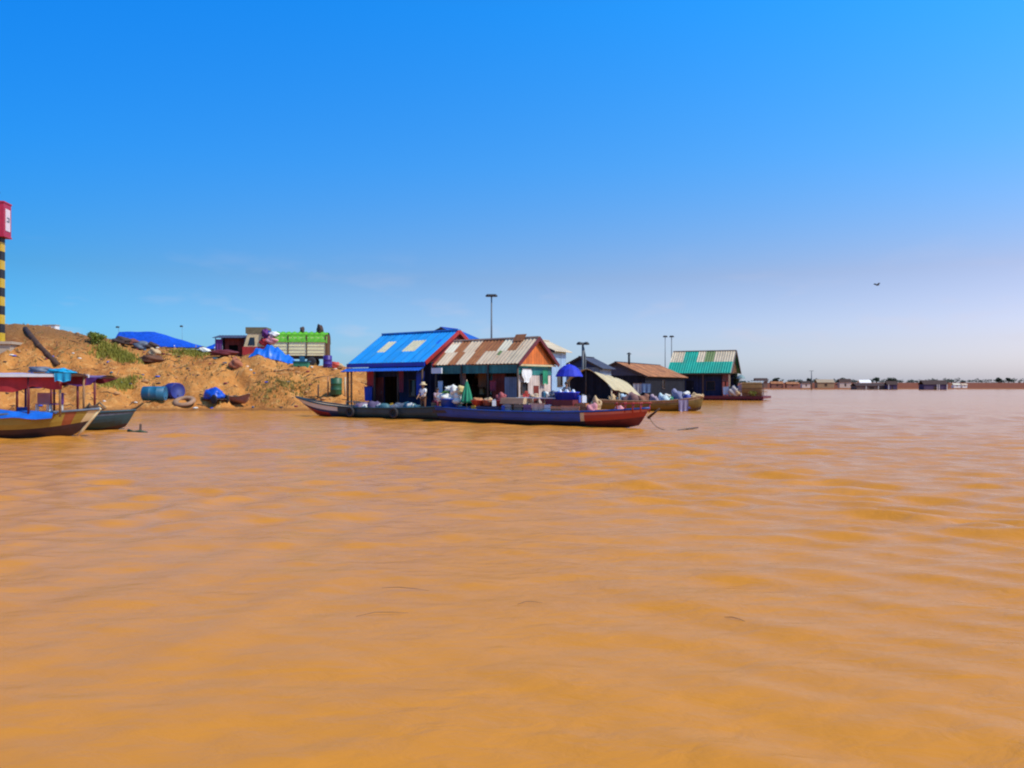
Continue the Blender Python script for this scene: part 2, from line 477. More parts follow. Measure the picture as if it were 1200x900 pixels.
def earth_material():
    m = bpy.data.materials.new('sandy earth'); m.use_nodes = True
    nt = m.node_tree; N = nt.nodes; L = nt.links; b = N['Principled BSDF']
    b.inputs['Roughness'].default_value = .95; b.inputs['Specular IOR Level'].default_value = .15
    tc = N.new('ShaderNodeTexCoord')

    def noise(sc_, det, rough=.6):
        n = N.new('ShaderNodeTexNoise'); n.inputs['Scale'].default_value = sc_; n.inputs['Detail'].default_value = det
        n.inputs['Roughness'].default_value = rough; L.new(tc.outputs['Object'], n.inputs['Vector']); return n
    n1 = noise(.16, 9, .7)
    c1 = N.new('ShaderNodeValToRGB'); e = c1.color_ramp.elements
    e[0].position = .34; e[0].color = (.30, .10, .03, 1); e[1].position = .68; e[1].color = (.68, .292, .075, 1)
    x = e.new(.48); x.color = (.61, .24, .058, 1)
    L.new(n1.outputs['Fac'], c1.inputs['Fac'])
    n2 = noise(1.3, 8, .75)
    c2 = N.new('ShaderNodeValToRGB'); c2.color_ramp.elements[0].position = .52; c2.color_ramp.elements[1].position = .68
    L.new(n2.outputs['Fac'], c2.inputs['Fac'])
    mx = N.new('ShaderNodeMix'); mx.data_type = 'RGBA'; L.new(c2.outputs['Color'], mx.inputs['Factor'])
    L.new(c1.outputs['Color'], mx.inputs['A']); mx.inputs['B'].default_value = (.82, .44, .15, 1)
    n3 = noise(.45, 6, .7)
    c3 = N.new('ShaderNodeValToRGB'); c3.color_ramp.elements[0].position = .60; c3.color_ramp.elements[1].position = .72
    L.new(n3.outputs['Fac'], c3.inputs['Fac'])
    m3 = N.new('ShaderNodeMath'); m3.operation = 'MULTIPLY'; m3.inputs[1].default_value = .6; L.new(c3.outputs['Color'], m3.inputs[0])
    my = N.new('ShaderNodeMix'); my.data_type = 'RGBA'; L.new(m3.outputs[0], my.inputs['Factor'])
    L.new(mx.outputs['Result'], my.inputs['A']); my.inputs['B'].default_value = (.20, .17, .03, 1)
    spz = N.new('ShaderNodeSeparateXYZ'); L.new(tc.outputs['Object'], spz.inputs['Vector'])
    # browner topsoil high on the bank, red brown soil on the far shore
    az = N.new('ShaderNodeMath'); az.operation = 'MULTIPLY_ADD'; az.inputs[1].default_value = 5.0; L.new(n1.outputs['Fac'], az.inputs[0]); L.new(spz.outputs['Z'], az.inputs[2])
    rz = N.new('ShaderNodeMapRange'); rz.inputs['From Min'].default_value = 7.2; rz.inputs['From Max'].default_value = 9.6; rz.inputs['To Max'].default_value = .85; L.new(az.outputs[0], rz.inputs['Value'])
    mz = N.new('ShaderNodeMix'); mz.data_type = 'RGBA'; L.new(rz.outputs[0], mz.inputs['Factor']); L.new(my.outputs['Result'], mz.inputs['A']); mz.inputs['B'].default_value = (.24, .115, .045, 1)
    ry = N.new('ShaderNodeMapRange'); ry.inputs['From Min'].default_value = 240; ry.inputs['From Max'].default_value = 330; L.new(spz.outputs['Y'], ry.inputs['Value'])
    rw = N.new('ShaderNodeMapRange'); rw.inputs['From Min'].default_value = -.05; rw.inputs['From Max'].default_value = .35; L.new(spz.outputs['Z'], rw.inputs['Value'])
    rm_ = N.new('ShaderNodeMath'); rm_.operation = 'MULTIPLY'; L.new(ry.outputs[0], rm_.inputs[0]); L.new(rw.outputs[0], rm_.inputs[1])
    mw = N.new('ShaderNodeMix'); mw.data_type = 'RGBA'; L.new(rm_.outputs[0], mw.inputs['Factor']); L.new(mz.outputs['Result'], mw.inputs['A']); mw.inputs['B'].default_value = (.19, .062, .036, 1)
    wz = N.new('ShaderNodeMapRange'); wz.inputs['From Min'].default_value = .30; wz.inputs['From Max'].default_value = .05; wz.inputs['To Max'].default_value = .8; L.new(spz.outputs['Z'], wz.inputs['Value'])
    we = N.new('ShaderNodeMix'); we.data_type = 'RGBA'; L.new(wz.outputs[0], we.inputs['Factor']); L.new(mw.outputs['Result'], we.inputs['A']); we.inputs['B'].default_value = (.26, .10, .03, 1)
    L.new(we.outputs['Result'], b.inputs['Base Color'])
    nb = noise(3.2, 8, .7); bp = N.new('ShaderNodeBump'); bp.inputs['Strength'].default_value = 1.0; bp.inputs['Distance'].default_value = .32
    L.new(nb.outputs['Fac'], bp.inputs['Height']); L.new(bp.outputs['Normal'], b.inputs['Normal'])
    return m


earth = earth_material()
pn = np.concatenate([np.arange(-290, -70, 8.), np.arange(-70, 32, .30), np.arange(32, 70, 1.), np.arange(70, 420, 3.), np.geomspace(420, 3600, 60)])
tn = np.concatenate([np.array([-40, -20, -10, -5, -2.5, -1.2, -.6, -.3]), np.arange(0, 31, .30), np.geomspace(31, 5000, 40)])
P, T = np.meshgrid(pn, tn, indexing='ij')
Q = np.interp(P, SP, SQ) + T
k = 1 / (.94 ** 2 + .35 ** 2)
TX = k * (.94 * P - .35 * Q); TY = k * (.35 * P + .94 * Q)
TZ = terrain_z(TX, TY)
terrain = grid_mesh(TX, TY, TZ, 'terrain', earth)
tag(terrain, 'eroded orange sandy river bank rising to the left', 'bank', kind='structure')


# ------------------------------------------------------------------ water
def water_material():
    m = bpy.data.materials.new('muddy water'); m.use_nodes = True
    nt = m.node_tree; N = nt.nodes; L = nt.links; b = N['Principled BSDF']
    b.inputs['Roughness'].default_value = .15; b.inputs["IOR"].default_value = 1.115
    tc = N.new('ShaderNodeTexCoord')
    n1 = N.new('ShaderNodeTexNoise'); n1.inputs['Scale'].default_value = .22; n1.inputs['Detail'].default_value = 5
    mp = N.new('ShaderNodeMapping'); mp.inputs['Scale'].default_value = (.6, 1.3, 1)
    L.new(tc.outputs['Object'], mp.inputs['Vector']); L.new(mp.outputs['Vector'], n1.inputs['Vector'])
    c1 = N.new('ShaderNodeValToRGB'); e = c1.color_ramp.elements
    e[0].position = .33; e[0].color = (.545, .210, .028, 1); e[1].position = .68; e[1].color = (.565, .222, .033, 1)
    L.new(n1.outputs['Fac'], c1.inputs['Fac']); L.new(c1.outputs['Color'], b.inputs['Base Color'])
    # fine wind ripple
    mp2 = N.new('ShaderNodeMapping'); mp2.inputs['Scale'].default_value = (.75, 1.6, 1); mp2.inputs['Rotation'].default_value = (0, 0, R(9))
    L.new(tc.outputs['Object'], mp2.inputs['Vector'])
    n2 = N.new('ShaderNodeTexNoise'); n2.inputs['Scale'].default_value = 3.6; n2.inputs['Detail'].default_value = 5; n2.inputs['Roughness'].default_value = .55; n2.inputs['Distortion'].default_value = .4
    L.new(mp2.outputs['Vector'], n2.inputs['Vector'])
    n3 = N.new('ShaderNodeTexNoise'); n3.inputs['Scale'].default_value = .55; n3.inputs['Detail'].default_value = 3
    L.new(mp2.outputs['Vector'], n3.inputs['Vector'])
    ad = N.new('ShaderNodeMath'); ad.operation = 'MULTIPLY_ADD'; ad.inputs[1].default_value = 1.2
    L.new(n3.outputs['Fac'], ad.inputs[0]); L.new(n2.outputs['Fac'], ad.inputs[2])
    bp = N.new('ShaderNodeBump'); bp.inputs['Strength'].default_value = .42; bp.inputs['Distance'].default_value = .05
    # wind patches: rougher and calmer areas across the river
    mp4 = N.new('ShaderNodeMapping'); mp4.inputs['Scale'].default_value = (.6, 1, 1); L.new(tc.outputs['Object'], mp4.inputs['Vector'])
    n4 = N.new('ShaderNodeTexNoise'); n4.inputs['Scale'].default_value = .045; n4.inputs['Detail'].default_value = 6; n4.inputs['Roughness'].default_value = .72
    L.new(mp4.outputs['Vector'], n4.inputs['Vector'])
    r4 = N.new('ShaderNodeMapRange'); r4.inputs['From Min'].default_value = .36; r4.inputs['From Max'].default_value = .64
    r4.inputs['To Min'].default_value = .15; r4.inputs['To Max'].default_value = .95
    L.new(n4.outputs['Fac'], r4.inputs['Value']); L.new(r4.outputs[0], bp.inputs['Strength'])
    L.new(ad.outputs[0], bp.inputs['Height']); L.new(bp.outputs['Normal'], b.inputs['Normal'])
    return m


th = np.concatenate([np.arange(-180, -56, 6.), np.arange(-56, 56, .22), np.arange(56, 180.1, 6.)])
th = np.radians(th)
rr = np.concatenate([[.3], np.geomspace(1.6, 320, 860), np.geomspace(340, 9000, 30)])
A, RR = np.meshgrid(th, rr, indexing='ij')
WX = RR * np.sin(A); WY = RR * np.cos(A)
rng = np.random.default_rng(11)
WZ = np.zeros_like(WX)
WARP = [1.2 * fbm(WX * .11, WY * .11, 60 + i, 2) for i in range(4)]
spacing = RR * math.log(320 / 1.6) / 860
sm = lambda v, a_, b_: np.clip((v - a_) / (b_ - a_), 0, 1) ** 2 * (3 - 2 * np.clip((v - a_) / (b_ - a_), 0, 1))
right = np.clip(.62 + .16 * WX, .34, 1.25) * (1 - sm(RR, 14, 45)) + .38 * sm(RR, 14, 45)
wake = sm(-WX, .5, 3.0) * (1 - sm(RR, 10, 22))
patch = .7 + .6 * np.clip(fbm(WX * .12, WY * .12, 90, 3) + .5, 0, 1)
near = .55 + .45 * sm(RR, 4.5, 9)
for i in range(88):
    if i < 30:        # short crested swell running up to the right
        lam = float(np.exp(rng.uniform(np.log(.5), np.log(1.5)))); ang = R(66) + rng.normal(0, .30); slope = .028; amp = right * near * patch
    elif i < 36:      # faint wake lines on the left
        lam = rng.uniform(.7, 1.5); ang = R(165) + rng.normal(0, .10); slope = .030; amp = wake * patch
    else:             # wind chop in all sizes
        lam = float(np.exp(rng.uniform(np.log(.25), np.log(2.6)))); ang = R(84) + rng.normal(0, .5); slope = .028 * (1 if lam < 1.3 else .5)
        amp = (.5 + .5 * sm(RR, 6, 16)) * (1 + .7 * sm(RR, 14, 40)) * patch
    kk = 2 * PI / lam
    fade = np.clip((lam / spacing - 3.0) / 3.0, 0, 1)
    ph = np.sin(kk * (math.cos(ang) * WX + math.sin(ang) * WY) + rng.uniform(0, 2 * PI) + WARP[i % 4] * 1.5)
    WZ += slope / kk * fade * amp * (ph + .3 * ph * ph)
water = grid_mesh(WX, WY, WZ, 'water', water_material())
tag(water, 'muddy orange river with soft ripples', 'river', kind='structure')

# ------------------------------------------------------------------ houses
def gable_roof(mb, x0, x1, y0, y1, ze, zr, front, back, period=.26, amp=.022, nv=10):
    ym = (y0 + y1) / 2
    mb.sheet((x0, y0, ze), (x1 - x0, 0, 0), (0, ym - y0, zr - ze), front, period, amp, nv)
    mb.sheet((x1, y1, ze), (x0 - x1, 0, 0), (0, ym - y1, zr - ze), back, period, amp, nv)


def wall_x(mb, x0, x1, y, z0, z1, mat, holes=(), t=.08):
    """wall along x with rectangular openings (a0, a1, b0, b1)"""
    xs = sorted({x0, x1, *[v for hh in holes for v in hh[:2]]}); zs = sorted({z0, z1, *[v for hh in holes for v in hh[2:]]})
    for i in range(len(xs) - 1):
        for j in range(len(zs) - 1):
            cx = (xs[i] + xs[i + 1]) / 2; cz = (zs[j] + zs[j + 1]) / 2
            if any(a < cx < b and c < cz < d for a, b, c, d in holes): continue
            mb.box(xs[i], xs[i + 1], y - t / 2, y + t / 2, zs[j], zs[j + 1], mat)


def wall_y(mb, y0, y1, x, z0, z1, mat, holes=(), t=.08):
    ys = sorted({y0, y1, *[v for hh in holes for v in hh[:2]]}); zs = sorted({z0, z1, *[v for hh in holes for v in hh[2:]]})
    for i in range(len(ys) - 1):
        for j in range(len(zs) - 1):
            cy = (ys[i] + ys[i + 1]) / 2; cz = (zs[j] + zs[j + 1]) / 2
            if any(a < cy < b and c < cz < d for a, b, c, d in holes): continue
            mb.box(x - t / 2, x + t / 2, ys[i], ys[i + 1], zs[j], zs[j + 1], mat)


def deck(root, x0, x1, y0, y1, z0, z1, mat=wood, floats=True, fmat=plastic_navy, step=1.3):
    mb = MB(); n = max(4, int((x1 - x0) / .28))
    for i in range(n):
        a = x0 + (x1 - x0) * i / n
        mb.box(a, a + (x1 - x0) / n - .025, y0, y1, z1 - .05, z1 + random.uniform(-.006, .006), mat)
    mb.box(x0, x1, y0 + .03, y0 + .13, z0, z1 - .052, mat); mb.box(x0, x1, y1 - .13, y1 - .03, z0, z1 - .052, mat)
    mb.box(x0, x0 + .1, y0 + .132, y1 - .132, z0, z1 - .052, mat); mb.box(x1 - .1, x1, y0 + .132, y1 - .132, z0, z1 - .052, mat)
    d = mb.build('deck', root)
    if floats:
        x = x0 + .7
        while x < x1 - .4:
            f = MB()
            f.lathe([(.0, -.45), (.27, -.45), (.28, -.2), (.295, -.18), (.28, -.16), (.28, .16), (.295, .18), (.28, .2), (.27, .45), (0, .45)],
                    fmat, Matrix.Translation((x, y0 + .5, z0 - .22)) @ Matrix.Rotation(PI / 2, 4, 'Y'), 14)
            f.build('float_drum', root); x += step
    return d


def window(root, axis, c, w, h, z, mat_frame, mat_pane, out):
    """window frame with pane; axis 'x' wall runs along x, 'y' wall runs along y; c = (along, plane)"""
    a, pl = c; f = MB(); g = MB(); t = .06
    def B(mb, a0, a1, z0, z1, d0, d1, m):
        if axis == 'x': mb.box(a0, a1, pl + min(d0, d1), pl + max(d0, d1), z0, z1, m)
        else: mb.box(pl + min(d0, d1), pl + max(d0, d1), a0, a1, z0, z1, m)
    B(f, a - w / 2 - t, a - w / 2, z, z + h, -.03 * out, .07 * out, mat_frame)
    B(f, a + w / 2, a + w / 2 + t, z, z + h, -.03 * out, .07 * out, mat_frame)
    B(f, a - w / 2 - t, a + w / 2 + t, z + h, z + h + t, -.03 * out, .075 * out, mat_frame)
    B(f, a - w / 2 - t, a + w / 2 + t, z - t, z, -.03 * out, .11 * out, mat_frame)
    fo = f.build('window', root)
    B(g, a - w / 2, a + w / 2, z, z + h, -.02 * out, .0, mat_pane)
    g.build('pane', fo)
    return fo


def hung_cloth(name, label, cat, loc, rotz, w, h, mat, seed=1, group=None, shape=None):
    """cloth hanging in folds from its top edge; local x along its width"""
    n, m = 14, 8; mb = MB(); vs = []; fs = []
    for lay in (0, 1):
        for j in range(m + 1):
            for i in range(n + 1):
                u = i / n - .5; v = j / m
                ww = w * (shape(v) if shape else 1 - .08 * v)
                y = .028 * math.sin(u * 14 + seed) * (.3 + v) + lay * .02
                vs.append((u * ww, y, -v * h + .03 * math.sin(u * 9 + seed * 2) * v))
    K = (n + 1) * (m + 1)
    for j in range(m):
        for i in range(n):
            a = j * (n + 1) + i
            fs.append((a, a + n + 1, a + n + 2, a + 1)); fs.append((K + a + 1, K + a + n + 2, K + a + n + 1, K + a))
    for i in range(n):
        fs.append((i + 1, i, K + i, K + i + 1)); b = m * (n + 1) + i; fs.append((b, b + 1, K + b + 1, K + b))
    for j in range(m):
        a = j * (n + 1); fs.append((a, a + n + 1, K + a + n + 1, K + a)); a += n; fs.append((a + n + 1, a, K + a, K + a + n + 1))
    mb.add(vs, fs, mat, True)
    return single(name, mb, label, cat, loc, rotz, group)


ROW = -R(38)
# ---- blue roofed shop house
bh = thing('floating_house', 'floating house with bright blue metal roof and two pale skylights', 'house', (-11.1, 55, 0), ROW, 'floating houses moored below the bank')
BL, BW, ZE, ZR = 7.2, 6.36, 3.5, 5.63


def blue_f(u, v):
    if .20 < u < .33 and .36 < v < .72: return skylight
    if .54 < u < .71 and .36 < v < .74: return skylight
    if .88 < u < .93 and .55 < v < .68: return mid_blue
    return blue_roof


mb = MB(); gable_roof(mb, 0, BL, 0, BW, ZE, ZR, blue_f, lambda u, v: blue_roof, nv=14)
ro = mb.build('roof', bh)
mb = MB(); mb.box(-.02, BL + .02, BW / 2 - .14, BW / 2 + .14, ZR - .02, ZR + .07, blue_roof); mb.build('ridge_cap', ro)
mb = MB(); mb.box(-.05, BL + .05, -.12, -.05, ZE - .28, ZE - .02, deep_blue); mb.build('fascia', bh)
mb = MB(); mb.sheet((-.02, -.5, ZE - .55), (BL + .04, 0, 0), (0, .38, .22), lambda u, v: mid_blue if v < .8 else tarp_bright, .26, .015, 4); mb.build('awning', bh)
for yy, sgn in ((0, 1), (BW, -1)):
    mb = MB(); mb.bar((BL + .06, yy, ZE - .08), (BL + .06, BW / 2, ZR - .08), .05, red_paint, .24); mb.build('barge_board', bh)
deck(bh, -.6, BL + .2, -.9, BW, .28, .5)
mb = MB(); wall_x(mb, 1.25, BL - .15, .75, .5, ZE - .05, navy_wall, [(2.75, 4.2, .5, 2.6), (5.15, 6.1, 1.3, 2.4)]); mb.build('wall', bh)
mb = MB(); wall_x(mb, 1.25, BL - .15, BW - .5, .5, ZE - .05, navy_wall); mb.build('wall', bh)
mb = MB(); wall_y(mb, .79, BW - .54, 1.29, .5, ZE - .05, brown_wall); mb.build('wall', bh)
mb = MB(); wall_y(mb, .79, BW - .54, BL - .19, .5, ZE - .05, navy_wall)
mb.prism([Vector((BL - .15, .4, ZE)), Vector((BL - .15, BW - .4, ZE)), Vector((BL - .15, BW / 2, ZR - .12))], (-.06, 0, 0), maroon); mb.build('wall', bh)
d = MB(); d.box(2.02, 2.72, .64, .70, .52, 2.55, redbrown_wall); do = d.build('door', bh)
hd = MB(); hd.tube([(2.64, .62, 1.5), (2.64, .56, 1.5), (2.64, .56, 1.62), (2.64, .62, 1.62)], .015, grey, 6); hd.build('handle', do)
window(bh, 'x', (5.62, .71), .86, 1.0, 1.35, wood_dark, glass, -1)
for xx in (.05, .42, 2.7, 4.9, 7.05):
    mb = MB(); mb.tube([(xx, -.1, .5), (xx, -.1, ZE - .3)], .065 if xx > .2 else .085, wood_orange if xx < 1 else wood_dark, 8); mb.build('post', bh)  # warm light on the left posts is put into their colour
mb = MB(); mb.bar((.05, -.1, 1.25), (.42, -.1, 1.25), .06, wood_orange); mb.bar((-.5, -.1, 1.05), (.05, -.1, 1.05), .06, wood_orange); mb.build('railing', bh)


def bhp(x, y, z): return world_of(bh, x, y, z)


hung_cloth('hanging_cloth', 'red cloth hung under the blue roof beside the dark doorway', 'laundry', bhp(1.9, .3, 2.95), ROW, .85, 1.0, cloth_red, 1)
hung_cloth('hanging_cloth', 'blue cloth hung below the red one on the blue roofed house', 'laundry', bhp(1.75, .2, 1.95), ROW, .8, .95, cloth_blue, 3)
hung_cloth('hanging_cloth', 'brownish red cloth hung right of the dark doorway', 'laundry', bhp(4.75, .3, 2.95), ROW, .45, 1.4, cloth_maroon, 2)
hung_cloth('hanging_cloth', 'long dark blue cloth at the right end of the blue house', 'laundry', bhp(6.5, .3, 2.9), ROW, .7, 1.5, cloth_blue, 5)
mb = MB()
for i in range(3):
    mb.box(-.45, .45, -.25 + i * .18, -.1 + i * .18, .42, .47, wood_pale)
for a in (-.38, .38):
    for b_ in (-.2, .22): mb.box(a - .03, a + .03, b_ - .03, b_ + .03, 0, .418, wood_pale)
single('bench', mb, 'small pale wooden bench on the deck under the blue roof', 'bench', bhp(.95, -.45, .5), ROW)
mb = MB(); mb.box(-.5, .5, -.3, .3, 0, .38, wood_pale); mb.box(-.55, .55, -.35, .35, .382, .43, wood_pale)
single('wooden_chest', mb, 'long pale wooden chest on the deck left of the doorway', 'chest', bhp(2.1, -.5, .5), ROW)

# ---- rusty roofed shop
rh = thing('floating_house', 'floating shop under a patchwork of rust brown and bleached roof sheets', 'house', (.39, 46, 0), ROW, 'floating houses moored below the bank')
RL, RW, ZE2, ZR2 = 6.65, 3.96, 3.28, 4.86


def rusty(u, v):
    if v < .5:
        for a, b in ((.0, .035), (.17, .27), (.39, .50)):
            if a <= u < b: return rust
        if .03 <= u < .17 or .27 <= u < .39: return tin_pale
        if .665 < u < .70 and v > .30: return tin_olive
        return tin_pale if u < .82 else tin_beige
    if u < .12: return tin_white if v < .8 else tin_pale
    for a, b in ((.12, .22), (.37, .645), (.74, .85)):
        if a <= u < b: return rust
    if .645 <= u < .74: return tin_white
    return tin_pale


mb = MB(); gable_roof(mb, -RL, 0, 0, RW, ZE2, ZR2, rusty, lambda u, v: rust, nv=12, amp=.026)
ro = mb.build('roof', rh)
mb = MB(); mb.box(-RL, 0, RW / 2 - .12, RW / 2 + .12, ZR2 - .03, ZR2 + .05, tin_pale); mb.build('ridge_cap', ro)
mb = MB(); mb.prism([Vector((-1.75, RW / 2 - .32, ZR2 - .20)), Vector((-.95, RW / 2 - .32, ZR2 - .20)), Vector((-.95, RW / 2, ZR2 + .2)), Vector((-1.75, RW / 2, ZR2 + .2))], (0, .04, .02), rust); mb.build('loose_sheet', ro)
for yy in (0, RW):
    mb = MB(); mb.bar((.03, yy, ZE2 - .08), (.03, RW / 2, ZR2 - .07), .05, maroon, .20); mb.build('barge_board', rh)
    mb = MB(); mb.bar((-RL - .04, yy, ZE2 - .08), (-RL - .04, RW / 2, ZR2 - .07), .05, red_paint, .22); mb.build('barge_board', rh)
mb = MB(); mb.prism([Vector((-.22, .25, ZE2 - .02)), Vector((-.22, RW - .25, ZE2 - .02)), Vector((-.22, RW / 2, ZR2 - .17))], (-.05, 0, 0), orange_wall)
mb.box(-.2, -.12, 0.1, RW - .1, ZE2 - .14, ZE2 - .04, cream); mb.build('gable', rh)
deck(rh, -7.0, 3.4, -.8, 4.6, .28, .52)
mb = MB(); wall_y(mb, .4, RW - .35, -.38, .52, 2.62, pale_wall, [(.62, 1.22, 1.62, 2.14), (1.85, 2.35, .52, 2.0)]); mb.build('wall', rh)
mb = MB(); wall_y(mb, .3, RW - .3, -.37, 2.622, ZE2 - .15, teal_wall, t=.1); mb.build('wall_band', rh)
mb = MB(); wall_x(mb, -RL + .2, -.43, RW - .35, .52, ZE2 - .05, M('shop back planks', (.20, .13, .09), .75, .3, planks=((0, 1), 4.5), spec=.1)); mb.build('wall', rh)
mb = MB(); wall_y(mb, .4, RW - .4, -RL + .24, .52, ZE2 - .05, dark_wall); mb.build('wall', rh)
mb = MB(); wall_x(mb, -1.35, -.43, .44, .52, 2.5, bluegrey_wall); mb.build('wall', rh)
mb = MB(); wall_x(mb, -2.3, -1.36, .5, .52, 2.7, redbrown_wall); mb.build('wall', rh)
mb = MB(); wall_x(mb, -RL + .1, -.1, .12, ZE2 - .55, ZE2 - .06, teal_wall, t=.05); mb.build('valance', rh)
window(rh, 'y', (.92, -.34), .5, .5, 1.64, wood_dark, black, 1)
d = MB(); d.box(-.36, -.31, 1.85, 2.35, .54, 1.98, redbrown_wall); do = d.build('door', rh)
hd = MB(); hd.tube([(-.31, 2.28, 1.2), (-.26, 2.28, 1.2), (-.26, 2.28, 1.3), (-.31, 2.28, 1.3)], .015, grey, 6); hd.build('handle', do)
for xx in (-RL + .15, -4.4, -2.32, -.12):
    mb = MB(); mb.tube([(xx, .05, .52), (xx, .05, ZE2 - .08)], .06, wood_dark, 8); mb.build('post', rh)
# shelves in the open shop front
sh = thing('shop_shelf', 'dark wooden shelf rack inside the open rusty roofed shop', 'shelf', world_of(rh, -4.2, 2.9, .52), ROW)
mb = MB()
for z in (.3, .9, 1.5): mb.box(-1.6, 1.6, -.25, .25, z, z + .04, wood_dark)
mb.build('shelf_board', sh)
for x in (-1.62, 0, 1.58): mb = MB(); mb.box(x, x + .05, -.26, .26, 0, 1.95, wood_dark); mb.build('upright', sh)
pal = [plastic_red, plastic_blue, cloth_green, cream, plastic_white, plastic_teal, wood_orange]
names = ['red', 'blue', 'green', 'cream', 'white', 'teal', 'orange']
for i in range(9):
    k = i % 7; mb = MB(); hh = random.uniform(.25, .4)
    mb.box(-.14, .14, -.12, .12, 0, hh, pal[k]); mb.box(-.15, .15, -.13, .13, hh + .002, hh + .05, pal[(k + 3) % 7])
    lvl = ['lowest', 'middle', 'upper'][i // 3]
    single('goods_box', mb, '%s lidded box on the %s board of the shop shelf' % (names[k], lvl), 'box',
           world_of(rh, -5.2 + (i % 3) * .9 + .1 * (i // 3), 2.85, .52 + [.342, .942, 1.542][i // 3]), ROW, 'boxes on the shop shelf')


def rhp(x, y, z): return world_of(rh, x, y, z)


hung_cloth('hanging_cloth', 'white cloth hung high on the pale gable wall of the shop', 'laundry', rhp(-.12, .95, 2.98), ROW + PI / 2, .85, .78, cloth_white, 2, shape=lambda v: .55 + .6 * math.sin(PI * min(1, v + .2)))
hung_cloth('hanging_cloth', 'green cloth hung on the pale gable wall right of the white cloth', 'laundry', rhp(-.12, 2.75, 2.95), ROW + PI / 2, .5, .85, cloth_green, 4)
hung_cloth('hanging_cloth', 'red cloth below the small window of the pale gable wall', 'laundry', rhp(-.18, .95, 1.55), ROW + PI / 2, .7, .5, cloth_red, 6)
lb = MB(); lb.box(-.42, .42, -.05, .05, -.17, .17, plastic_white)
single('sign_board', lb, 'blank white sign board between the blue and rusty roofs', 'sign', rhp(-6.2, -.18, 2.92), ROW)

for i, (x, z, m_, w_, h_, lab) in enumerate(((-5.3, 2.75, cloth_mauve, .5, .7, 'mauve cloth hanging deep in the shop at its left end'), (-3.9, 2.8, cloth_brown, .7, .9, 'brown cloth hanging deep in the middle of the shop'), (-3.2, 2.75, plastic_teal, .4, .6, 'teal cloth hanging deep in the shop right of the brown one'), (-2.7, 2.7, sack_tan, .4, .8, 'tan cloth hanging in the shop beside the red brown wall'))):
    hung_cloth('hanging_cloth', lab, 'laundry', rhp(x, 1.2 + .2 * i, z), ROW, w_, h_, m_, i + 2)
# ---- houses with the ridge running away from the river
def ridge_house(name, label, apex, zr, w, ze, length, ang, roof_r, roof_l, wall_m, gable_m, floor, cat='house', group=None, win=True, stilts=True):
    h_ = thing(name, label, cat, (apex[0], apex[1], 0), -R(ang), group)
    mb = MB()
    mb.sheet((w, -.2, ze), (0, length + .4, 0), (-w, 0, zr - ze), roof_r, .3, .022, 6)
    mb.sheet((-w, length + .2, ze), (0, -length - .4, 0), (w, 0, zr - ze), roof_l, .3, .022, 6)
    r_ = mb.build('roof', h_)
    mb = MB(); mb.box(-.1, .1, -.2, length + .2, zr, zr + .06, roof_l(0, 0)); mb.build('ridge_cap', r_)
    wi = w - .35; zt = ze + (zr - ze) * .35 / w - .06
    mb = MB(); wall_x(mb, -wi, wi, .15, floor, zt, wall_m, [(-.5, .5, floor, min(zt - .3, floor + 2))]); mb.build('wall', h_)
    mb = MB(); mb.prism([Vector((-wi, .11, zt + .003)), Vector((wi, .11, zt + .003)), Vector((0, .11, zr - .08))], (0, .06, 0), gable_m); mb.build('gable', h_)
    mb = MB(); wall_x(mb, -wi, wi, length - .15, floor, zt, wall_m); mb.build('wall', h_)
    for s in (-1, 1):
        mb = MB(); wall_y(mb, .2, length - .2, s * (wi - .05), floor, zt, wall_m, [(length * .4, length * .4 + .8, floor + 1., min(zt - .2, floor + 1.9))]); mb.build('wall', h_)
        if win: window(h_, 'y', (length * .4 + .4, s * (wi - .05)), .78, min(zt - .2, floor + 1.9) - floor - 1.02, floor + 1.01, wood_dark, glass, s)
        mb = MB(); mb.bar((s * w, -.24, ze - .07), (0, -.24, zr - .07), .05, wood_dark, .16); mb.build('barge_board', h_)
    d = MB(); d.box(-.48, .48, .2, .26, floor + .02, min(zt - .32, floor + 1.98), redbrown_wall); do = d.build('door', h_)
    k_ = MB(); k_.lathe([(0, 0), (.03, .01), (.03, .04), (0, .05)], grey, Matrix.Translation((.38, .2, floor + 1)) @ Matrix.Rotation(PI / 2, 4, 'X'), 8); k_.build('handle', do)
    if stilts:
        mb = MB(); mb.box(-w, w, -.9, length, floor - .16, floor - .005, wood); mb.build('deck', h_)
        for s in (-1, 1):
            yy = .0
            while yy < length:
                mb = MB(); mb.tube([(s * (w - .2), yy, -1.6), (s * (w - .2), yy, floor - .165)], .09, wood_dark, 8); mb.build('stilt', h_); yy += 2.6
    return h_


ridge_house('floating_house', 'house behind with a dull blue roof rising above the bright blue one', (-5.87, 68), 6.87, 2.5, 5.87, 2.3, 27,
            lambda u, v: far_blue, lambda u, v: deep_blue, lightblue_wall, maroon, 2.6, group='houses standing behind the front row')
ridge_house('floating_house', 'pale blue walled house with cream roof half hidden behind the orange gable', (1.3, 55), 5.15, 1.85, 4.32, 2.6, 27,
            lambda u, v: tin_beige, lambda u, v: tin_beige, lightblue_wall, bluegrey_wall, 1.0, group='houses standing behind the front row')
ridge_house('floating_house', 'small house with dark slate blue gable behind the blue parasol', (6.06, 72), 4.58, 2.2, 3.5, 3.0, 27,
            lambda u, v: slate, lambda u, v: slate, bluegrey_wall, hull_navy, 1.0, group='houses standing behind the front row')
oh = ridge_house('floating_house', 'long dark walled house with orange rusted roof and thin stovepipe', (10.9, 85), 4.5, 3.5, 2.97, 15.6, 27,
                 lambda u, v: rust_orange, lambda u, v: slate, dark_wall, slate, .7, group='houses standing behind the front row')
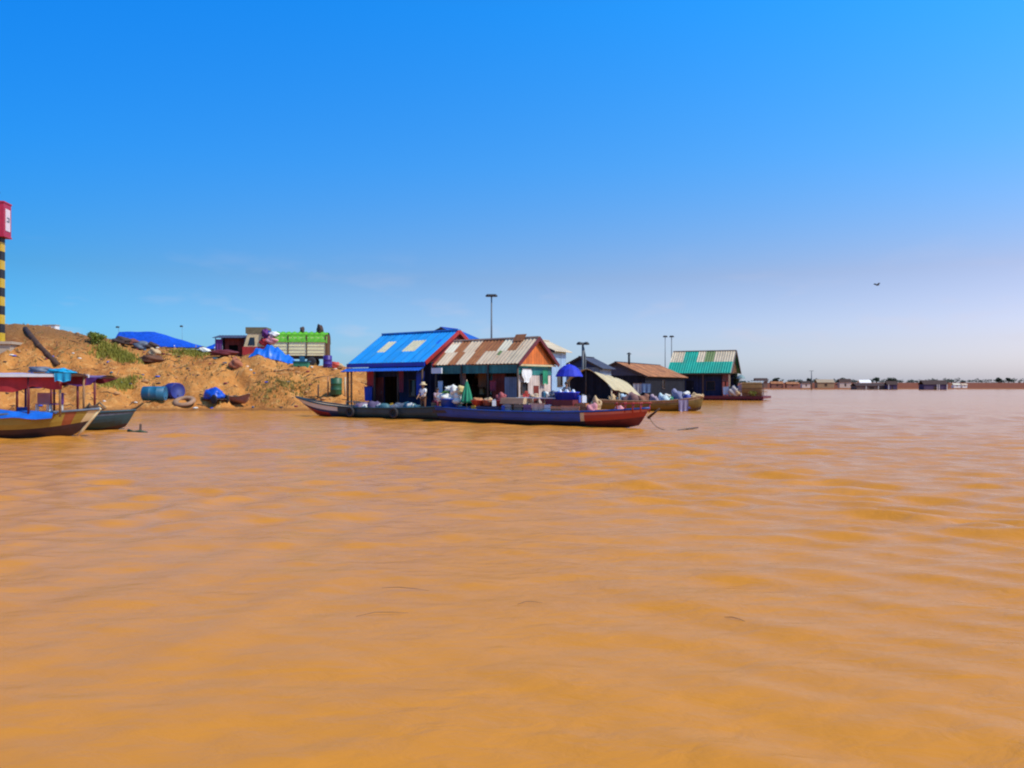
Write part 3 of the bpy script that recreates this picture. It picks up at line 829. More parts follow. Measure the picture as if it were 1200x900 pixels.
mb = MB(); mb.tube([(.55, 2.6, 4.2), (.55, 2.6, 5.35)], .12, black, 10); mb.lathe([(.0, 0), (.26, 0), (.26, .05), (.0, .22)], black, Matrix.Translation((.55, 2.6, 5.38)), 10); mb.build('chimney', oh)

# ---- beige tarp shelter on a floating deck
th_ = thing('tarp_shelter', 'open floating shelter under a sagging beige tarpaulin roof', 'shelter', (5.98, 66, 0), -R(27))
LEN, WW = 7.4, 2.35
vs = []; nU, nV = 22, 24
for lay in (0, 1):
    for j in range(nU + 1):
        for i in range(nV + 1):
            s = i / nV * 2 - 1; y = LEN * j / nU
            zz = 1.72 + (3.38 - 1.72) * (1 - abs(s) ** 1.55) - .09 * y
            zz += -.12 * math.sin(PI * ((j / nU * 3) % 1)) * (1 - abs(s)) + .03 * math.sin(9 * s + j * 1.3)
            vs.append((s * WW, y, zz - lay * .03))
K = (nU + 1) * (nV + 1); fs = []
for j in range(nU):
    for i in range(nV):
        a = j * (nV + 1) + i
        fs.append((a, a + 1, a + nV + 2, a + nV + 1)); fs.append((K + a + nV + 1, K + a + nV + 2, K + a + 1, K + a))
for j in range(nU):
    for a, fl in ((j * (nV + 1), 0), (j * (nV + 1) + nV, 1)):
        q_ = (a, a + nV + 1, K + a + nV + 1, K + a); fs.append(q_[::-1] if fl else q_)
for i in range(nV):
    a = i; fs.append((K + a, K + a + 1, a + 1, a)); a = nU * (nV + 1) + i; fs.append((a, a + 1, K + a + 1, K + a))
mb = MB(); mb.add(vs, fs, tarp_beige, True); mb.build('tarp_roof', th_)
for s in (-1, 1):
    for y in (.1, 1.9, 3.7, 5.5, 7.2):
        mb = MB(); mb.tube([(s * 2.2, y, .5), (s * 2.2, y, 1.78 - .09 * y)], .06, wood_pale if s > 0 else wood_dark, 8); mb.build('post', th_)
for y in (.1, 3.7, 7.2):
    mb = MB(); mb.tube([(0, y, .5), (0, y, 3.3 - .09 * y)], .06, wood_dark, 8); mb.build('post', th_)
mb = MB(); mb.tube([(0, -.05, 3.3), (0, LEN, 3.3 - .09 * LEN)], .05, wood_dark, 8); mb.build('ridge_pole', th_)
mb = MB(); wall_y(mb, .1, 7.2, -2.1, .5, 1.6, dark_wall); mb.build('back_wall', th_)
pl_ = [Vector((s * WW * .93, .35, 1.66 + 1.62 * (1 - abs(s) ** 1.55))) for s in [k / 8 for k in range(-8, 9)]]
mb = MB(); mb.prism([Vector((WW * .93, .35, .5))] + pl_[::-1] + [Vector((-WW * .93, .35, .5))], (0, .05, 0), dark_wall); mb.build('shade_panel', th_)  # dark panel set in the arch, standing for the shaded interior
deck(th_, -2.5, 2.6, -.5, 7.8, .25, .48)

# ---- green roofed house out on the right
gh = thing('floating_house', 'large floating house with teal green roof and beige upper sheets', 'house', (29.8, 110, 0), -R(24.5), 'floating houses moored below the bank')
GL, GW, GE, GR = 8.9, 8.0, 3.75, 6.95


def green_f(u, v):
    if v < .52: return tin_green if u < .985 else tin_beige
    if .20 < u < .42: return tin_green
    if .54 < u < .68: return tin_olive
    return tin_beige


mb = MB(); gable_roof(mb, -GL, 0, 0, GW, GE, GR, green_f, lambda u, v: tin_green, period=.34, nv=12, amp=.03); ro = mb.build('roof', gh)
mb = MB(); mb.box(-GL, 0, GW / 2 - .15, GW / 2 + .15, GR - .02, GR + .08, tin_beige); mb.build('ridge_cap', ro)
mb = MB(); mb.prism([Vector((-.4, .5, GE)), Vector((-.4, GW - .5, GE)), Vector((-.4, GW / 2, GR - .25))], (-.06, 0, 0), brown_wall); mb.build('gable', gh)
for yy in (0, GW):
    mb = MB(); mb.bar((.04, yy, GE - .1), (.04, GW / 2, GR - .1), .06, wood_dark, .28); mb.build('barge_board', gh)
mb = MB(); wall_x(mb, -GL + .4, -1.5, 1.0, .6, GE, navy_wall, [(-6.4, -5.3, .6, 2.7), (-3.6, -2.4, 1.4, 2.6)]); mb.build('wall', gh)
mb = MB(); wall_x(mb, -GL + .4, -.4, GW - .6, .6, GE, navy_wall); mb.build('wall', gh)
mb = MB(); wall_y(mb, 1.05, GW - .65, -GL + .44, .6, GE, navy_wall); mb.build('wall', gh)
mb = MB(); wall_y(mb, 1.05, GW - .65, -1.46, .6, GE, redbrown_wall, [(3, 4, .6, 2.6)]); mb.build('wall', gh)
d = MB(); d.box(-6.38, -5.32, .98, 1.04, .62, 2.68, dark_wall); do = d.build('door', gh)
k_ = MB(); k_.box(-5.5, -5.45, .9, .978, 1.55, 1.72, grey); k_.build('handle', do)
window(gh, 'x', (-3.0, .96), 1.1, 1.15, 1.42, wood_dark, glass, -1)
for xx, mt in ((-GL + .3, bluegrey_wall), (-6.6, wood_dark), (-3.9, wood_dark), (-.35, wood_pale)):
    mb = MB(); mb.box(xx - .1, xx + .1, .15, .35, .6, GE - .03, mt); mb.build('post', gh)
mb = MB(); mb.box(-GL + .1, .05, .05, .13, GE - .22, GE - .06, wood_dark); mb.build('fascia', gh)
deck(gh, -GL - .2, 4.2, -.5, GW, .25, .58, mat=maroon, fmat=maroon, step=.93)


def ghp(x, y, z): return world_of(gh, x, y, z)


# ------------------------------------------------------------------ plants
def leaf_cloud(mb, c, r, n, size, mat, seed, squash=1., lobes=None):
    rn = random.Random(seed); c = Vector(c)
    lobes = lobes or [(Vector((rn.uniform(-.5, .5) * r[0], rn.uniform(-.5, .5) * r[1], rn.uniform(-.4, .6) * r[2])), rn.uniform(.35, .62)) for _ in range(7)]
    for i in range(n):
        lc, lr = rn.choice(lobes)
        d = Vector((rn.gauss(0, 1), rn.gauss(0, 1), rn.gauss(0, 1))).normalized() * (rn.random() ** .45)
        p = c + lc + Vector((d.x * r[0] * lr, d.y * r[1] * lr, d.z * r[2] * lr))
        a = Vector((rn.gauss(0, 1), rn.gauss(0, 1), rn.gauss(0, .6))).normalized()
        b = a.cross(Vector((rn.gauss(0, 1), rn.gauss(0, 1), rn.gauss(0, 1)))).normalized()
        s = size * rn.uniform(.6, 1.4)
        mb.add([p - a * s, p + b * s * .4, p + a * s, p - b * s * .4], [(0, 1, 2, 3)], mat)


def shrub(name, label, loc, r, n, size, mat=leaf_g, seed=1, cat='shrub', group=None):
    t = thing(name, label, cat, loc, 0, group)
    mb = MB(); leaf_cloud(mb, (0, 0, r[2] * .9), r, n, size, mat, seed); mb.build('foliage', t)
    mb = MB(); rn = random.Random(seed)
    for k in range(5):
        a = rn.uniform(0, 2 * PI); mb.tube([(0, 0, -.1), (math.cos(a) * r[0] * .3, math.sin(a) * r[1] * .3, r[2] * .6), (math.cos(a) * r[0] * .55, math.sin(a) * r[1] * .55, r[2] * 1.1)], [.03, .02, .008], bark, 5)
    mb.build('stems', t)
    return t


def grass_patch(label, pts, n, hgt, mat, seed, spread):
    """blades on the slope around a line of places"""
    rn = random.Random(seed); mb = MB()
    X = []; Y = []
    for i in range(n):
        f = rn.random() * (len(pts) - 1); k = int(f); f -= k
        x = pts[k][0] * (1 - f) + pts[k + 1][0] * f + rn.gauss(0, spread); y = pts[k][1] * (1 - f) + pts[k + 1][1] * f + rn.gauss(0, spread * 1.3)
        X.append(x); Y.append(y)
    Z = terrain_z(np.array(X), np.array(Y))
    for x, y, z in zip(X, Y, Z):
        if z < .1: continue
        for b in range(3):
            a = rn.uniform(0, 2 * PI); hh = hgt * rn.uniform(.5, 1.4); wd = .05 * rn.uniform(.7, 1.6)
            dx, dy = math.cos(a), math.sin(a); ln = rn.uniform(.15, .55) * hh
            bx, by = x + rn.gauss(0, .08), y + rn.gauss(0, .08)
            mb.add([(bx - dy * wd, by + dx * wd, z - .06), (bx + dy * wd, by - dx * wd, z - .06), (bx + dx * ln, by + dy * ln, z + hh)], [(0, 1, 2)], mat)
    return single('grass', mb, label, 'grass', kind='stuff')


def bank_at(px, py, y0=50, y1=110):
    """where the sight line through a photograph pixel meets the bank"""
    for i in range(900):
        Y = y0 + (y1 - y0) * i / 900
        p = at(px, py, Y)
        if gz(p.x, p.y) >= p.z: return Vector((p.x, p.y, gz(p.x, p.y)))
    p = at(px, py, 80); return Vector((p.x, p.y, gz(p.x, p.y)))


b1 = bank_at(114, 402)
shrub('shrub', 'olive green shrub near the top of the bank above the moored boats', b1 + Vector((0, 0, -.1)), (1.25, 1.0, .62), 900, .12, leaf_g, 3)


def line_on_bank(pxs): return [tuple(bank_at(a, b)[:2]) for a, b in pxs]


grass_patch('green grass strip running down the slope below the shrub', line_on_bank([(118, 406), (130, 412), (142, 418), (153, 424)]), 1000, .34, grass_g, 5, .45)
grass_patch('green grass patch low on the slope behind the maroon boat roof', line_on_bank([(124, 450), (138, 450), (152, 449)]), 550, .28, grass_g, 6, .5)
grass_patch('sparse yellowish grass scattered down the slope near the long boat bow', line_on_bank([(300, 452), (330, 456), (345, 452), (350, 460), (320, 466)]), 330, .2, M('olive grass', (.24, .17, .03), .8, .35, 3), 7, .8)
grass_patch('dry tufts scattered over the whole bank', line_on_bank([(20, 400), (60, 420), (100, 410), (180, 440), (230, 425), (270, 440), (330, 440), (380, 445)]), 600, .2, grass_d, 8, 2.6)
grass_patch('thin grass along the bank below the blue tents', line_on_bank([(205, 412), (225, 413), (240, 416)]), 500, .22, grass_g, 9, .5)

# clods and stones over the slope
rn = random.Random(4); mb = MB(); X = []; Y = []
for i in range(900):
    X.append(rn.uniform(-62, -12)); Y.append(rn.uniform(60, 90))
Z = terrain_z(np.array(X), np.array(Y))
for i, (x, y, z) in enumerate(zip(X, Y, Z)):
    if z > .25:
        s = .05 + .24 * rn.random() ** 5
        mb.blob((x, y, z + s * .15), (s * rn.uniform(.8, 1.6), s, s * .7), rock_m, i, .3, 6, 4)
for i in range(260):
    x, y = rn.uniform(-48, -13), rn.uniform(61, 84); z = gz(x, y)
    if z < .12: continue
    if i % 3:
        a = rn.uniform(0, PI); l_ = rn.uniform(.2, .8); dx, dy = math.cos(a) * l_, math.sin(a) * l_
        mb.tube([(x - dx, y - dy, gz(x - dx, y - dy) + .04), (x, y, z + .07), (x + dx, y + dy, gz(x + dx, y + dy) + .03)], [.02, .035, .015], [wood_dark, bark, wood][i % 3 if i % 2 else 0], 5)
    else:
        mb.blob((x, y, z + .05), (rn.uniform(.1, .25), .12, .07), [sack_white, tarp_blue, sack_dark, plastic_teal, cloth_maroon][i % 5], i, .3, 8, 5)
single('rubble', mb, 'earth clods, sticks and scraps of litter strewn over the orange bank', 'rubble', kind='stuff')

# ------------------------------------------------------------------ bank objects
def drum(name, label, loc, r, l, mat, rotz=0, lying=True, group=None):
    t = thing(name, label, 'barrel', loc, rotz, group)
    prof = [(0, 0), (r * .96, 0), (r, .02), (r, l * .3), (r * 1.04, l * .32), (r, l * .34), (r, l * .64), (r * 1.04, l * .66), (r, l * .68), (r, l - .02), (r * .96, l), (r * .9, l - .02), (0, l - .02)]
    mt = (Matrix.Translation((-l / 2, 0, r * .9)) @ Matrix.Rotation(PI / 2, 4, 'Y')) if lying else Matrix.Identity(4)
    mb = MB(); mb.lathe(prof, mat, mt, 18); mb.build('body', t)
    mb = MB(); mb.lathe([(0, 0), (.06, 0), (.06, .04), (0, .05)], black, mt @ Matrix.Translation((r * .55, 0, l - .015)), 8); mb.build('bung_cap', t)
    return t


p = bank_at(181, 468)
drum('barrel', 'big teal barrel lying on the sand at the foot of the bank', p + Vector((0, 0, -.05)), .58, 1.75, plastic_teal, R(5), group='barrels lying on the bank')
p = bank_at(203, 467)
drum('barrel', 'dark blue barrel with pale end lying right of the teal one', p + Vector((0, .2, 0)), .68, 1.1, plastic_navy, R(-35), group='barrels lying on the bank')
p = bank_at(216, 474)
mb = MB()
vs = []; fs = []
for i in range(20):
    for k in range(10):
        a = 2 * PI * i / 20; b = 2 * PI * k / 10
        vs.append(((.6 + .2 * math.cos(b)) * math.cos(a) * 1.15, (.6 + .2 * math.cos(b)) * math.sin(a), .16 * math.sin(b)))
for i in range(20):
    for k in range(10):
        fs.append((i * 10 + k, ((i + 1) % 20) * 10 + k, ((i + 1) % 20) * 10 + (k + 1) % 10, i * 10 + (k + 1) % 10))
mb.add(vs, fs, M('dusty tyre', (.30, .17, .10), .9, .3), True)
o = single('tyre', mb, 'dusty old tyre lying flat below the dark blue barrel', 'tyre', p + Vector((0, 0, .2))); o.rotation_euler = (R(28), 0, 0)


def hull_mesh(L_, B_, H_, bow=.8, stern=.3, draft=.25, tr=.55, rake=.16, rows=None, n=30, floor=.12, t=.05, full=.55, pb=2.2, srake=.03):
    """lofted open hull. local x: stern -L/2 .. bow +L/2. rows(t, r) -> material, r 0 keel .. 1 rail. returns MB, sheer list"""
    mb = MB(); secs = []; sheer = []
    NR = 7
    for i in range(n + 1):
        f = i / n
        if f > full: bb = 1 - ((f - full) / (1 - full)) ** pb
        else: bb = tr + (1 - tr) * (1 - ((full - f) / full) ** 2.2)
        bb = max(bb, .035) * B_ / 2
        zs = H_ + (bow * ((f - .45) / .55) ** 2.4 if f > .45 else stern * ((.45 - f) / .45) ** 2.2)
        zk = -draft + (max(0, (f - .72) / .28) ** 2.0) * (draft + .15)
        pts = []
        for r in range(NR + 1):
            q = r / NR
            yy = bb * (math.sin(min(1, q * 1.35) * PI / 2) * .84 + .16 * q)
            z = zk + (zs - zk) * q ** 1.15
            x = -L_ / 2 + L_ * f * (1 - rake * 0) - rake * L_ * (1 - q) * max(0, (f - .7) / .3) ** 1.5 + srake * L_ * (1 - q) * max(0, (.2 - f) / .2)
            pts.append((x, yy, z))
        secs.append(pts); sheer.append((pts[-1][0], bb, zs))
    for sgn in (1, -1):
        for i in range(n):
            for r in range(NR):
                a, b, c, d = secs[i][r], secs[i + 1][r], secs[i + 1][r + 1], secs[i][r + 1]
                q_ = [(x, y * sgn, z) for x, y, z in (a, b, c, d)]
                if sgn > 0: q_ = q_[::-1]
                mb.add(q_, [(0, 1, 2, 3)], rows((i + .5) / n, (r + .5) / NR), True)
    def fw(i, z):
        zs_ = [q[2] for q in secs[i]]; ys_ = [q[1] for q in secs[i]]
        return max(.004, min(float(np.interp(z, zs_, ys_)) - t, sheer[i][1] - t))
    def fl(i):
        f = i / n; top = sheer[i][2]
        g = min(1, max(0, (f - .66) / .14))
        return min(top - .03, max(floor, secs[i][0][2] + .10) * (1 - g) + (top - .12) * g)

    def fxx(i, z):
        return float(np.interp(z, [q[2] for q in secs[i]], [q[0] for q in secs[i]])) - (.03 if i > n * .7 else 0)
    inner = MB()
    for i in range(n):
        for sgn in (1, -1):
            a = sheer[i]; b = sheer[i + 1]
            ya, yb = max(0.005, a[1] - t), max(0.005, b[1] - t)
            fa, fb = fl(i), fl(i + 1); xa, xb = fxx(i, fa), fxx(i + 1, fb)
            wa, wb = fw(i, fa), fw(i + 1, fb)
            q_ = [(a[0], ya * sgn, a[2]), (b[0], yb * sgn, b[2]), (xb, wb * sgn, fb), (xa, wa * sgn, fa)]
            if sgn > 0: q_ = q_[::-1]
            inner.add(q_, [(0, 1, 2, 3)], wood)
        q_ = [(xa, -wa, fa), (xb, -wb, fb), (xb, wb, fb), (xa, wa, fa)]
        inner.add(q_, [(0, 1, 2, 3)], wood_dark)
    # transom
    s0 = secs[0]; poly = [(x, y, z) for x, y, z in s0] + [(x, -y, z) for x, y, z in reversed(s0)]
    mb.add(poly, [tuple(range(len(poly)))], rows(0, .6))
    e0 = secs[-1]; poly = [(x, y, z) for x, y, z in e0] + [(x, -y, z) for x, y, z in reversed(e0)]
    mb.add(poly, [tuple(range(len(poly)))[::-1]], rows(1, .6))
    return mb, inner, sheer


def boat(name, label, loc, rotz, rail_m, group=None, deck_from=None, deck_m=None, thwarts=(), stem_m=None, **kw):
    b = thing(name, label, 'boat', loc, rotz, group)
    hb, inner, sheer = hull_mesh(**kw)
    hb.build('hull', b); inner.build('floor_boards', b)
    for s in (1, -1):
        mb = MB(); mb.tube([(x, y * s, z + .02) for x, y, z in sheer], .055, rail_m, 6); mb.build('gunwale', b)
    if deck_from is not None:
        mb = MB(); n = len(sheer)
        for i in range(int(deck_from * (n - 1)), n - 1):
            a, c = sheer[i], sheer[i + 1]
            mb.add([(a[0], -a[1] + .04, a[2] - .03), (c[0], -c[1] + .02, c[2] - .03), (c[0], c[1] - .02, c[2] - .03), (a[0], a[1] - .04, a[2] - .03),
                    (a[0], -a[1] + .04, a[2] - .07), (c[0], -c[1] + .02, c[2] - .07), (c[0], c[1] - .02, c[2] - .07), (a[0], a[1] - .04, a[2] - .07)],
                   [(0, 1, 2, 3), (7, 6, 5, 4), (0, 3, 7, 4), (1, 5, 6, 2)], deck_m)
        mb.build('foredeck', b)
    for f in thwarts:
        i = int(f * (len(sheer) - 1)); x, y, z = sheer[i]
        mb = MB(); mb.box(x - .15, x + .15, -y + .07, y - .07, z - .2, z - .15, wood_pale); mb.build('seat', b)
    if stem_m:
        x, y, z = sheer[-1]; hbx = [v for v in hb.v]
        mb = MB(); mb.tube([(x - .02 - kw.get('rake', .16) * kw['L_'] * (1 - q), 0, -.05 + (z + .05) * q) for q in (.0, .3, .6, 1.04)], .06, stem_m, 6); mb.build('stem_post', b)
    return b, sheer


# small blue object and old boat on the shore
p = bank_at(249, 474)
t = thing('motorcart', 'blue tarpaulin covered handcart parked at the water edge', 'cart', p + Vector((0, .3, .05)), R(-32))
mb = MB(); mb.blob((0, 0, .72), (.95, .62, .55), tarp_blue, 3, .2, 14, 9, flat=.7); mb.build('cover', t)
mb = MB(); mb.bar((-1.5, .25, .75), (1.1, .25, .38), .07, wood_dark); mb.bar((-1.5, -.25, .75), (1.1, -.25, .38), .07, wood_dark); mb.box(-.9, 1.0, -.5, .5, .32, .40, wood_dark); mb.build('frame', t)
for s in (-1, 1):
    mb = MB(); mb.lathe([(.1, -.05), (.36, -.05), (.4, 0), (.36, .05), (.1, .05)], rubber, Matrix.Translation((.75, s * .58, .36)) @ Matrix.Rotation(PI / 2, 4, 'X'), 16); mb.build('wheel', t)
p = bank_at(279, 476)
boat('old_boat', 'small weathered brown rowing boat pulled up on the sand', p + Vector((0, .5, .28)), R(-42), wood, L_=2.9, B_=.95, H_=.42, bow=.3, stern=.12,
     draft=.12, rows=lambda f, r: M('old boat wood', (.30, .14, .10), .85, .3, 4), thwarts=(.35, .6))
p = bank_at(372, 463)
boat('old_boat', 'dark brown wooden boat lying on the shore behind the long bow', Vector((p.x, p.y, .35)), R(172), wood_dark, L_=4.2, B_=1.1, H_=.5, bow=.35, stern=.15, draft=.15,
     rows=lambda f, r: wood, thwarts=(.35, .6))
p = bank_at(394, 463)
gp = Vector((p.x, p.y, p.z))
t = thing('water_tank', 'tall dark green tank standing between posts on the shore', 'tank', gp, 0)
mb = MB(); mb.lathe([(0, 0), (.46, 0), (.48, .03), (.48, .4), (.5, .43), (.48, .46), (.48, .9), (.5, .93), (.48, .96), (.48, 1.36), (.4, 1.42), (0, 1.42)], green_drum, None, 18); mb.build('body', t)
mb = MB(); mb.lathe([(0, 0), (.15, 0), (.15, .06), (0, .07)], black, Matrix.Translation((0, 0, 1.415)), 10); mb.build('lid', t)
for dx, hh, lab, m_ in ((-1.55, 1.1, 'short dark stake left of the green tank', wood_dark), (-.72, 1.5, 'warm brown post touching the left of the green tank', wood_orange), (.72, 1.6, 'pale post right of the green tank', wood_pale)):
    mb = MB(); mb.tube([(0, 0, -.3), (.02, 0, hh)], .07, m_, 7); x, y = gp.x + dx, gp.y + .1
    single('wooden_post', mb, lab, 'post', (x, y, gz(x, y)), 0, 'posts on the shore by the tank')
# rubbish half way up the bank
mats_r = [sack_dark, plastic_teal, sack_tan, sack_dark, wood_dark, sack_dark]
info = [((141, 403), (.9, .5, .42), sack_dark, 'dark brown sack heap under the long blue tent'), ((153, 404), (.75, .5, .36), M('rust heap', (.16, .05, .04), .9, .3), 'reddish brown heap beside the dark sack heap'),
        ((166, 409), (.75, .55, .5), tarp_grey, 'grey blue bundle in the rubbish below the blue tent'), ((178, 408), (.6, .4, .35), sack_dark, 'small dark bundle right of the grey blue one'),
        ((181, 417), (.55, .45, .45), sack_tan, 'tan sack resting on the dark heap of rubbish'), ((177, 424), (1.1, .6, .42), M('brown heap', (.13, .055, .03), .9, .3), 'wide brown heap below the tan sack')]
for i, (pp, r, m_, lab) in enumerate(info):
    p = bank_at(*pp); mb = MB(); mb.blob((0, 0, r[2] * .6), r, m_, i * 3 + 1, .22, 14, 9, flat=.75)
    single('rubbish_heap' if 'heap' in lab.split(' under')[0] else 'sack_bundle', mb, lab, 'rubbish', p, 0, 'rubbish on the bank')
p = bank_at(240, 414); mb = MB(); mb.blob((0, 0, .25), (.65, .3, .28), sack_white, 2, .15, 14, 8, flat=.7)
o = single('white_sack', mb, 'white sack lying at the end of the blue tents', 'sack', p); o.rotation_euler = (0, R(18), 0)
p = bank_at(277, 431); mb = MB(); mb.blob((0, 0, .3), (.55, .5, .6), M('red clod', (.36, .12, .06), .9, .3), 5, .3, 12, 8, flat=.7)
single('boulder', mb, 'reddish boulder sticking out of the slope below the truck', 'rock', p)

# dark drain pipe down the slope
pts = [bank_at(a, b_) for a, b_ in ((30, 386), (37, 395), (46, 406), (56, 417), (68, 428))]
mb = MB(); mb.tube([q + Vector((0, -.05, .05)) for q in pts], .24, M('old pipe', (.055, .024, .012), .8, .3, 3), 10)
t = thing('drain_pipe', 'thick dark brown pipe running straight down the bank', 'pipe', (0, 0, 0)); mb.build('pipe', t)
for q in pts[1:4]:
    mb = MB(); mb.tube([q + Vector((-.05, -.05, .1)), q + Vector((.06, -.1, .0))], .28, wood_dark, 10); mb.build('pipe_collar', t)

# beacon tower at the left edge
BX, BY = at(-2, 0, 77).x, 77.
base = gz(BX, BY); bz = 6.15
t = thing('beacon_tower', 'tall pillar with yellow and black bands carrying a red box', 'tower', (BX, BY, 0), R(10))
mb = MB(); mb.box(-1.5, 1.55, -1.3, 1.3, base - 1.5, bz - .25, concrete); mb.box(-1.7, 1.75, -1.5, 1.5, bz - .248, bz, concrete); mb.build('footing', t)
z = bz; i = 0; mb = MB(); ztop = CAMZ + (452 - 277) / F * BY
while z < ztop - .05:
    z2 = min(z + .86, ztop); mb.box(-.42, .42, -.42, .42, z, z2, yellow if i % 2 == 0 else black); z = z2; i += 1
mb.build('banded_pillar', t)
zb = CAMZ + (452 - 239) / F * BY
bx = MB(); bx.box(-.80, .80, -.80, .80, ztop + .002, zb, beacon_red)
bx.box(-.86, .86, -.86, .86, ztop - .12, ztop, beacon_red); bx.box(-.86, .86, -.86, .86, zb + .002, zb + .14, beacon_red); bo = bx.build('red_box', t)
pn_ = MB(); pn_.box(.803, .84, -.46, .52, ztop + .5, zb - .5, M("pinkish white panel", (.72, .58, .62), .5, .08)); po = pn_.build('white_panel', bo)
zc = (ztop + zb) / 2
ms = MB(); ms.tube([(-.1, 0, zb + .14), (-.1, 0, zb + 1.0)], .14, grey, 8); ms.lathe([(0, 0), (.22, 0), (.22, .2), (0, .3)], black, Matrix.Translation((-.1, 0, zb + .98)), 10); ms.build('lamp_mast', t)
lg = MB(); lg.box(.842, .855, -.28, .30, zc - .20, zc - .06, grey); lg.box(.842, .855, -.22, .34, zc + .14, zc + .26, grey); lg.box(.842, .855, .12, .32, zc - .058, zc + .138, grey); lg.build('dark_marks', bo)

# white block on the crest
p = at(60, 379, 87.5); p.z = gz(p.x, p.y); mb = MB(); mb.box(-.5, .5, -.4, .4, -.5, .42, white); mb.box(-.56, .56, -.46, .46, .422, .5, concrete); mb.box(-1.0, -.58, -.3, .3, -.5, .5, concrete)
single('concrete_block', mb, 'small white concrete block on the crest of the bank', 'block', p + Vector((0, .3, 0)))


# blue tents on the crest
def tarp_tent(name, label, pxl, pxr, Y, ridge, eave, rel, mat, group):
    """ridge/eave pixel rows; rel = ridge start/end fractions"""
    a = at(pxl, eave, Y); b = at(pxr, eave, Y); Lx = b.x - a.x
    zr_ = at(0, ridge, Y).z; ze_ = a.z; base_ = min(gz(a.x + Lx * f, Y + 1.5) for f in (0, .5, 1))
    t = thing(name, label, 'tent', (a.x, Y, base_), 0, group)
    n, m = 40, 10; vs = []; fs = []
    for lay in (0, 1):
        for j in range(m + 1):
            for i in range(n + 1):
                f = i / n; s = j / m * 2 - 1
                rz_ = ze_ + (zr_ - ze_) * min(1, f / rel[0] if f < rel[0] else ((1 - f) / (1 - rel[1]) if f > rel[1] else 1))
                z = rz_ - (rz_ - ze_ + .25) * abs(s) ** 1.3 * .9 - .02 * math.sin(f * 30) * (1 - abs(s)) ** .5 - base_
                vs.append((f * Lx, 1.7 + s * 1.7, z - lay * .03))
    K = (n + 1) * (m + 1)
    for j in range(m):
        for i in range(n):
            q_ = j * (n + 1) + i; fs.append((q_, q_ + 1, q_ + n + 2, q_ + n + 1)); fs.append((K + q_ + n + 1, K + q_ + n + 2, K + q_ + 1, K + q_))
    mb = MB(); mb.add(vs, fs, mat, True); mb.build('tarp_roof', t)
    k = max(2, int(Lx / 2.5))
    for i in range(k + 1):
        for y in (.15, 3.2):
            x = Lx * (.02 + .96 * i / k); gzz = gz(a.x + x, Y + y) - base_
            mb = MB(); mb.tube([(x, y, gzz - .2), (x, y, ze_ - base_ + .05)], .05, white if i % 2 else wood, 6); mb.build('pole', t)
    return t


tarp_tent('market_tent', 'long low blue tarpaulin tent on the crest of the bank', 126, 231, 91, 387.5, 405, (.04, .45), tarp_blue, 'blue tents on the bank')
tarp_tent('market_tent', 'shorter blue tarpaulin tent left of the red stall', 234, 268, 90, 395, 407, (.75, .95), tarp_blue, 'blue tents on the bank')

# stall beside the truck
s0 = at(252, 0, 85).x; s1 = at(287, 0, 85).x
bz_ = gz((s0 + s1) / 2, 85)
t = thing('market_stall', 'ramshackle dark red stall with dark roof left of the truck', 'stall', (s0, 85, bz_), 0)
W_ = s1 - s0; zt = at(0, 392, 85).z - bz_
mb = MB(); mb.sheet((-.2, -.3, zt - .35), (W_ + .4, 0, 0), (0, 2.3, .4), lambda u, v: slate, .3, .02, 4); mb.build('roof', t)
mb = MB(); wall_x(mb, .9, W_, .4, -.3, zt - .4, redbrown_wall, [(1.3, 2.3, .9, 1.9)]); mb.build('wall', t)
mb = MB(); wall_x(mb, 0, W_, 1.8, -.3, zt - .15, dark_wall); mb.build('wall', t)
mb = MB(); mb.box(.0, W_ - .6, -.1, .2, -.1, .75, maroon); mb.build('counter', t)
for x in (.05, .75, W_):
    mb = MB(); mb.tube([(x, .0, -.3), (x, 0, zt - .33)], .05, bluegrey_wall, 6); mb.build('post', t)
hung_cloth('hanging_cloth', 'purple cloth hung at the left side of the dark red stall', 'laundry', (s0 + .45, 84.9, bz_ + zt - .5), 0, .7, 1.3, cloth_purple, 3)
mb = MB(); mb.blob((0, 0, .25), (1.3, .5, .32), maroon, 4, .2, 14, 8, flat=.7)
single('rubbish_heap', mb, 'maroon heap in front of the dark red stall', 'rubbish', bank_at(262, 417), 0, 'rubbish on the bank')

# cargo truck
TY_ = 83.
tx0 = at(284, 0, TY_).x; tx1 = at(386, 0, TY_ + 2).x
tz = 4.05
tl = tx1 - tx0
t = thing('cargo_truck', 'old cargo truck with cream and red cab and lime green tarpaulin over cream sides', 'truck', (tx0, TY_, tz), R(4))
ztr = at(0, 389, TY_).z - tz
c0 = 2.5
mb = MB(); mb.box(.1, tl, .35, 2.0, .75, 1.0, black); mb.build('chassis', t)
mb = MB()
mb.box(0, 2.3, 0, 2.3, .8, 1.95, red_paint)
mb.prism([Vector((.12, .04, 1.952)), Vector((2.28, .04, 1.952)), Vector((2.2, .1, 3.3)), Vector((.5, .1, 3.3))], (0, 2.2, 0), cream)
cab = mb.build('cab', t)
mb = MB(); mb.prism([Vector((.55, .0, 2.1)), Vector((1.25, .0, 2.1)), Vector((1.2, .05, 2.9)), Vector((.75, .05, 2.9))], (0, .06, 0), glass); mb.build('side_window', cab)
mb = MB(); mb.prism([Vector((.10, .25, 2.05)), Vector((.10, 2.05, 2.05)), Vector((.36, 2.0, 2.9)), Vector((.36, .3, 2.9))], (-.03, 0, .01), glass); mb.build('windscreen', cab)
for y in (.3, 2.0):
    mb = MB(); mb.lathe([(0, 0), (.14, 0), (.14, .05), (0, .06)], plastic_white, Matrix.Translation((0, y, 1.1)) @ Matrix.Rotation(-PI / 2, 4, 'Y'), 12); mb.build('headlight', cab)
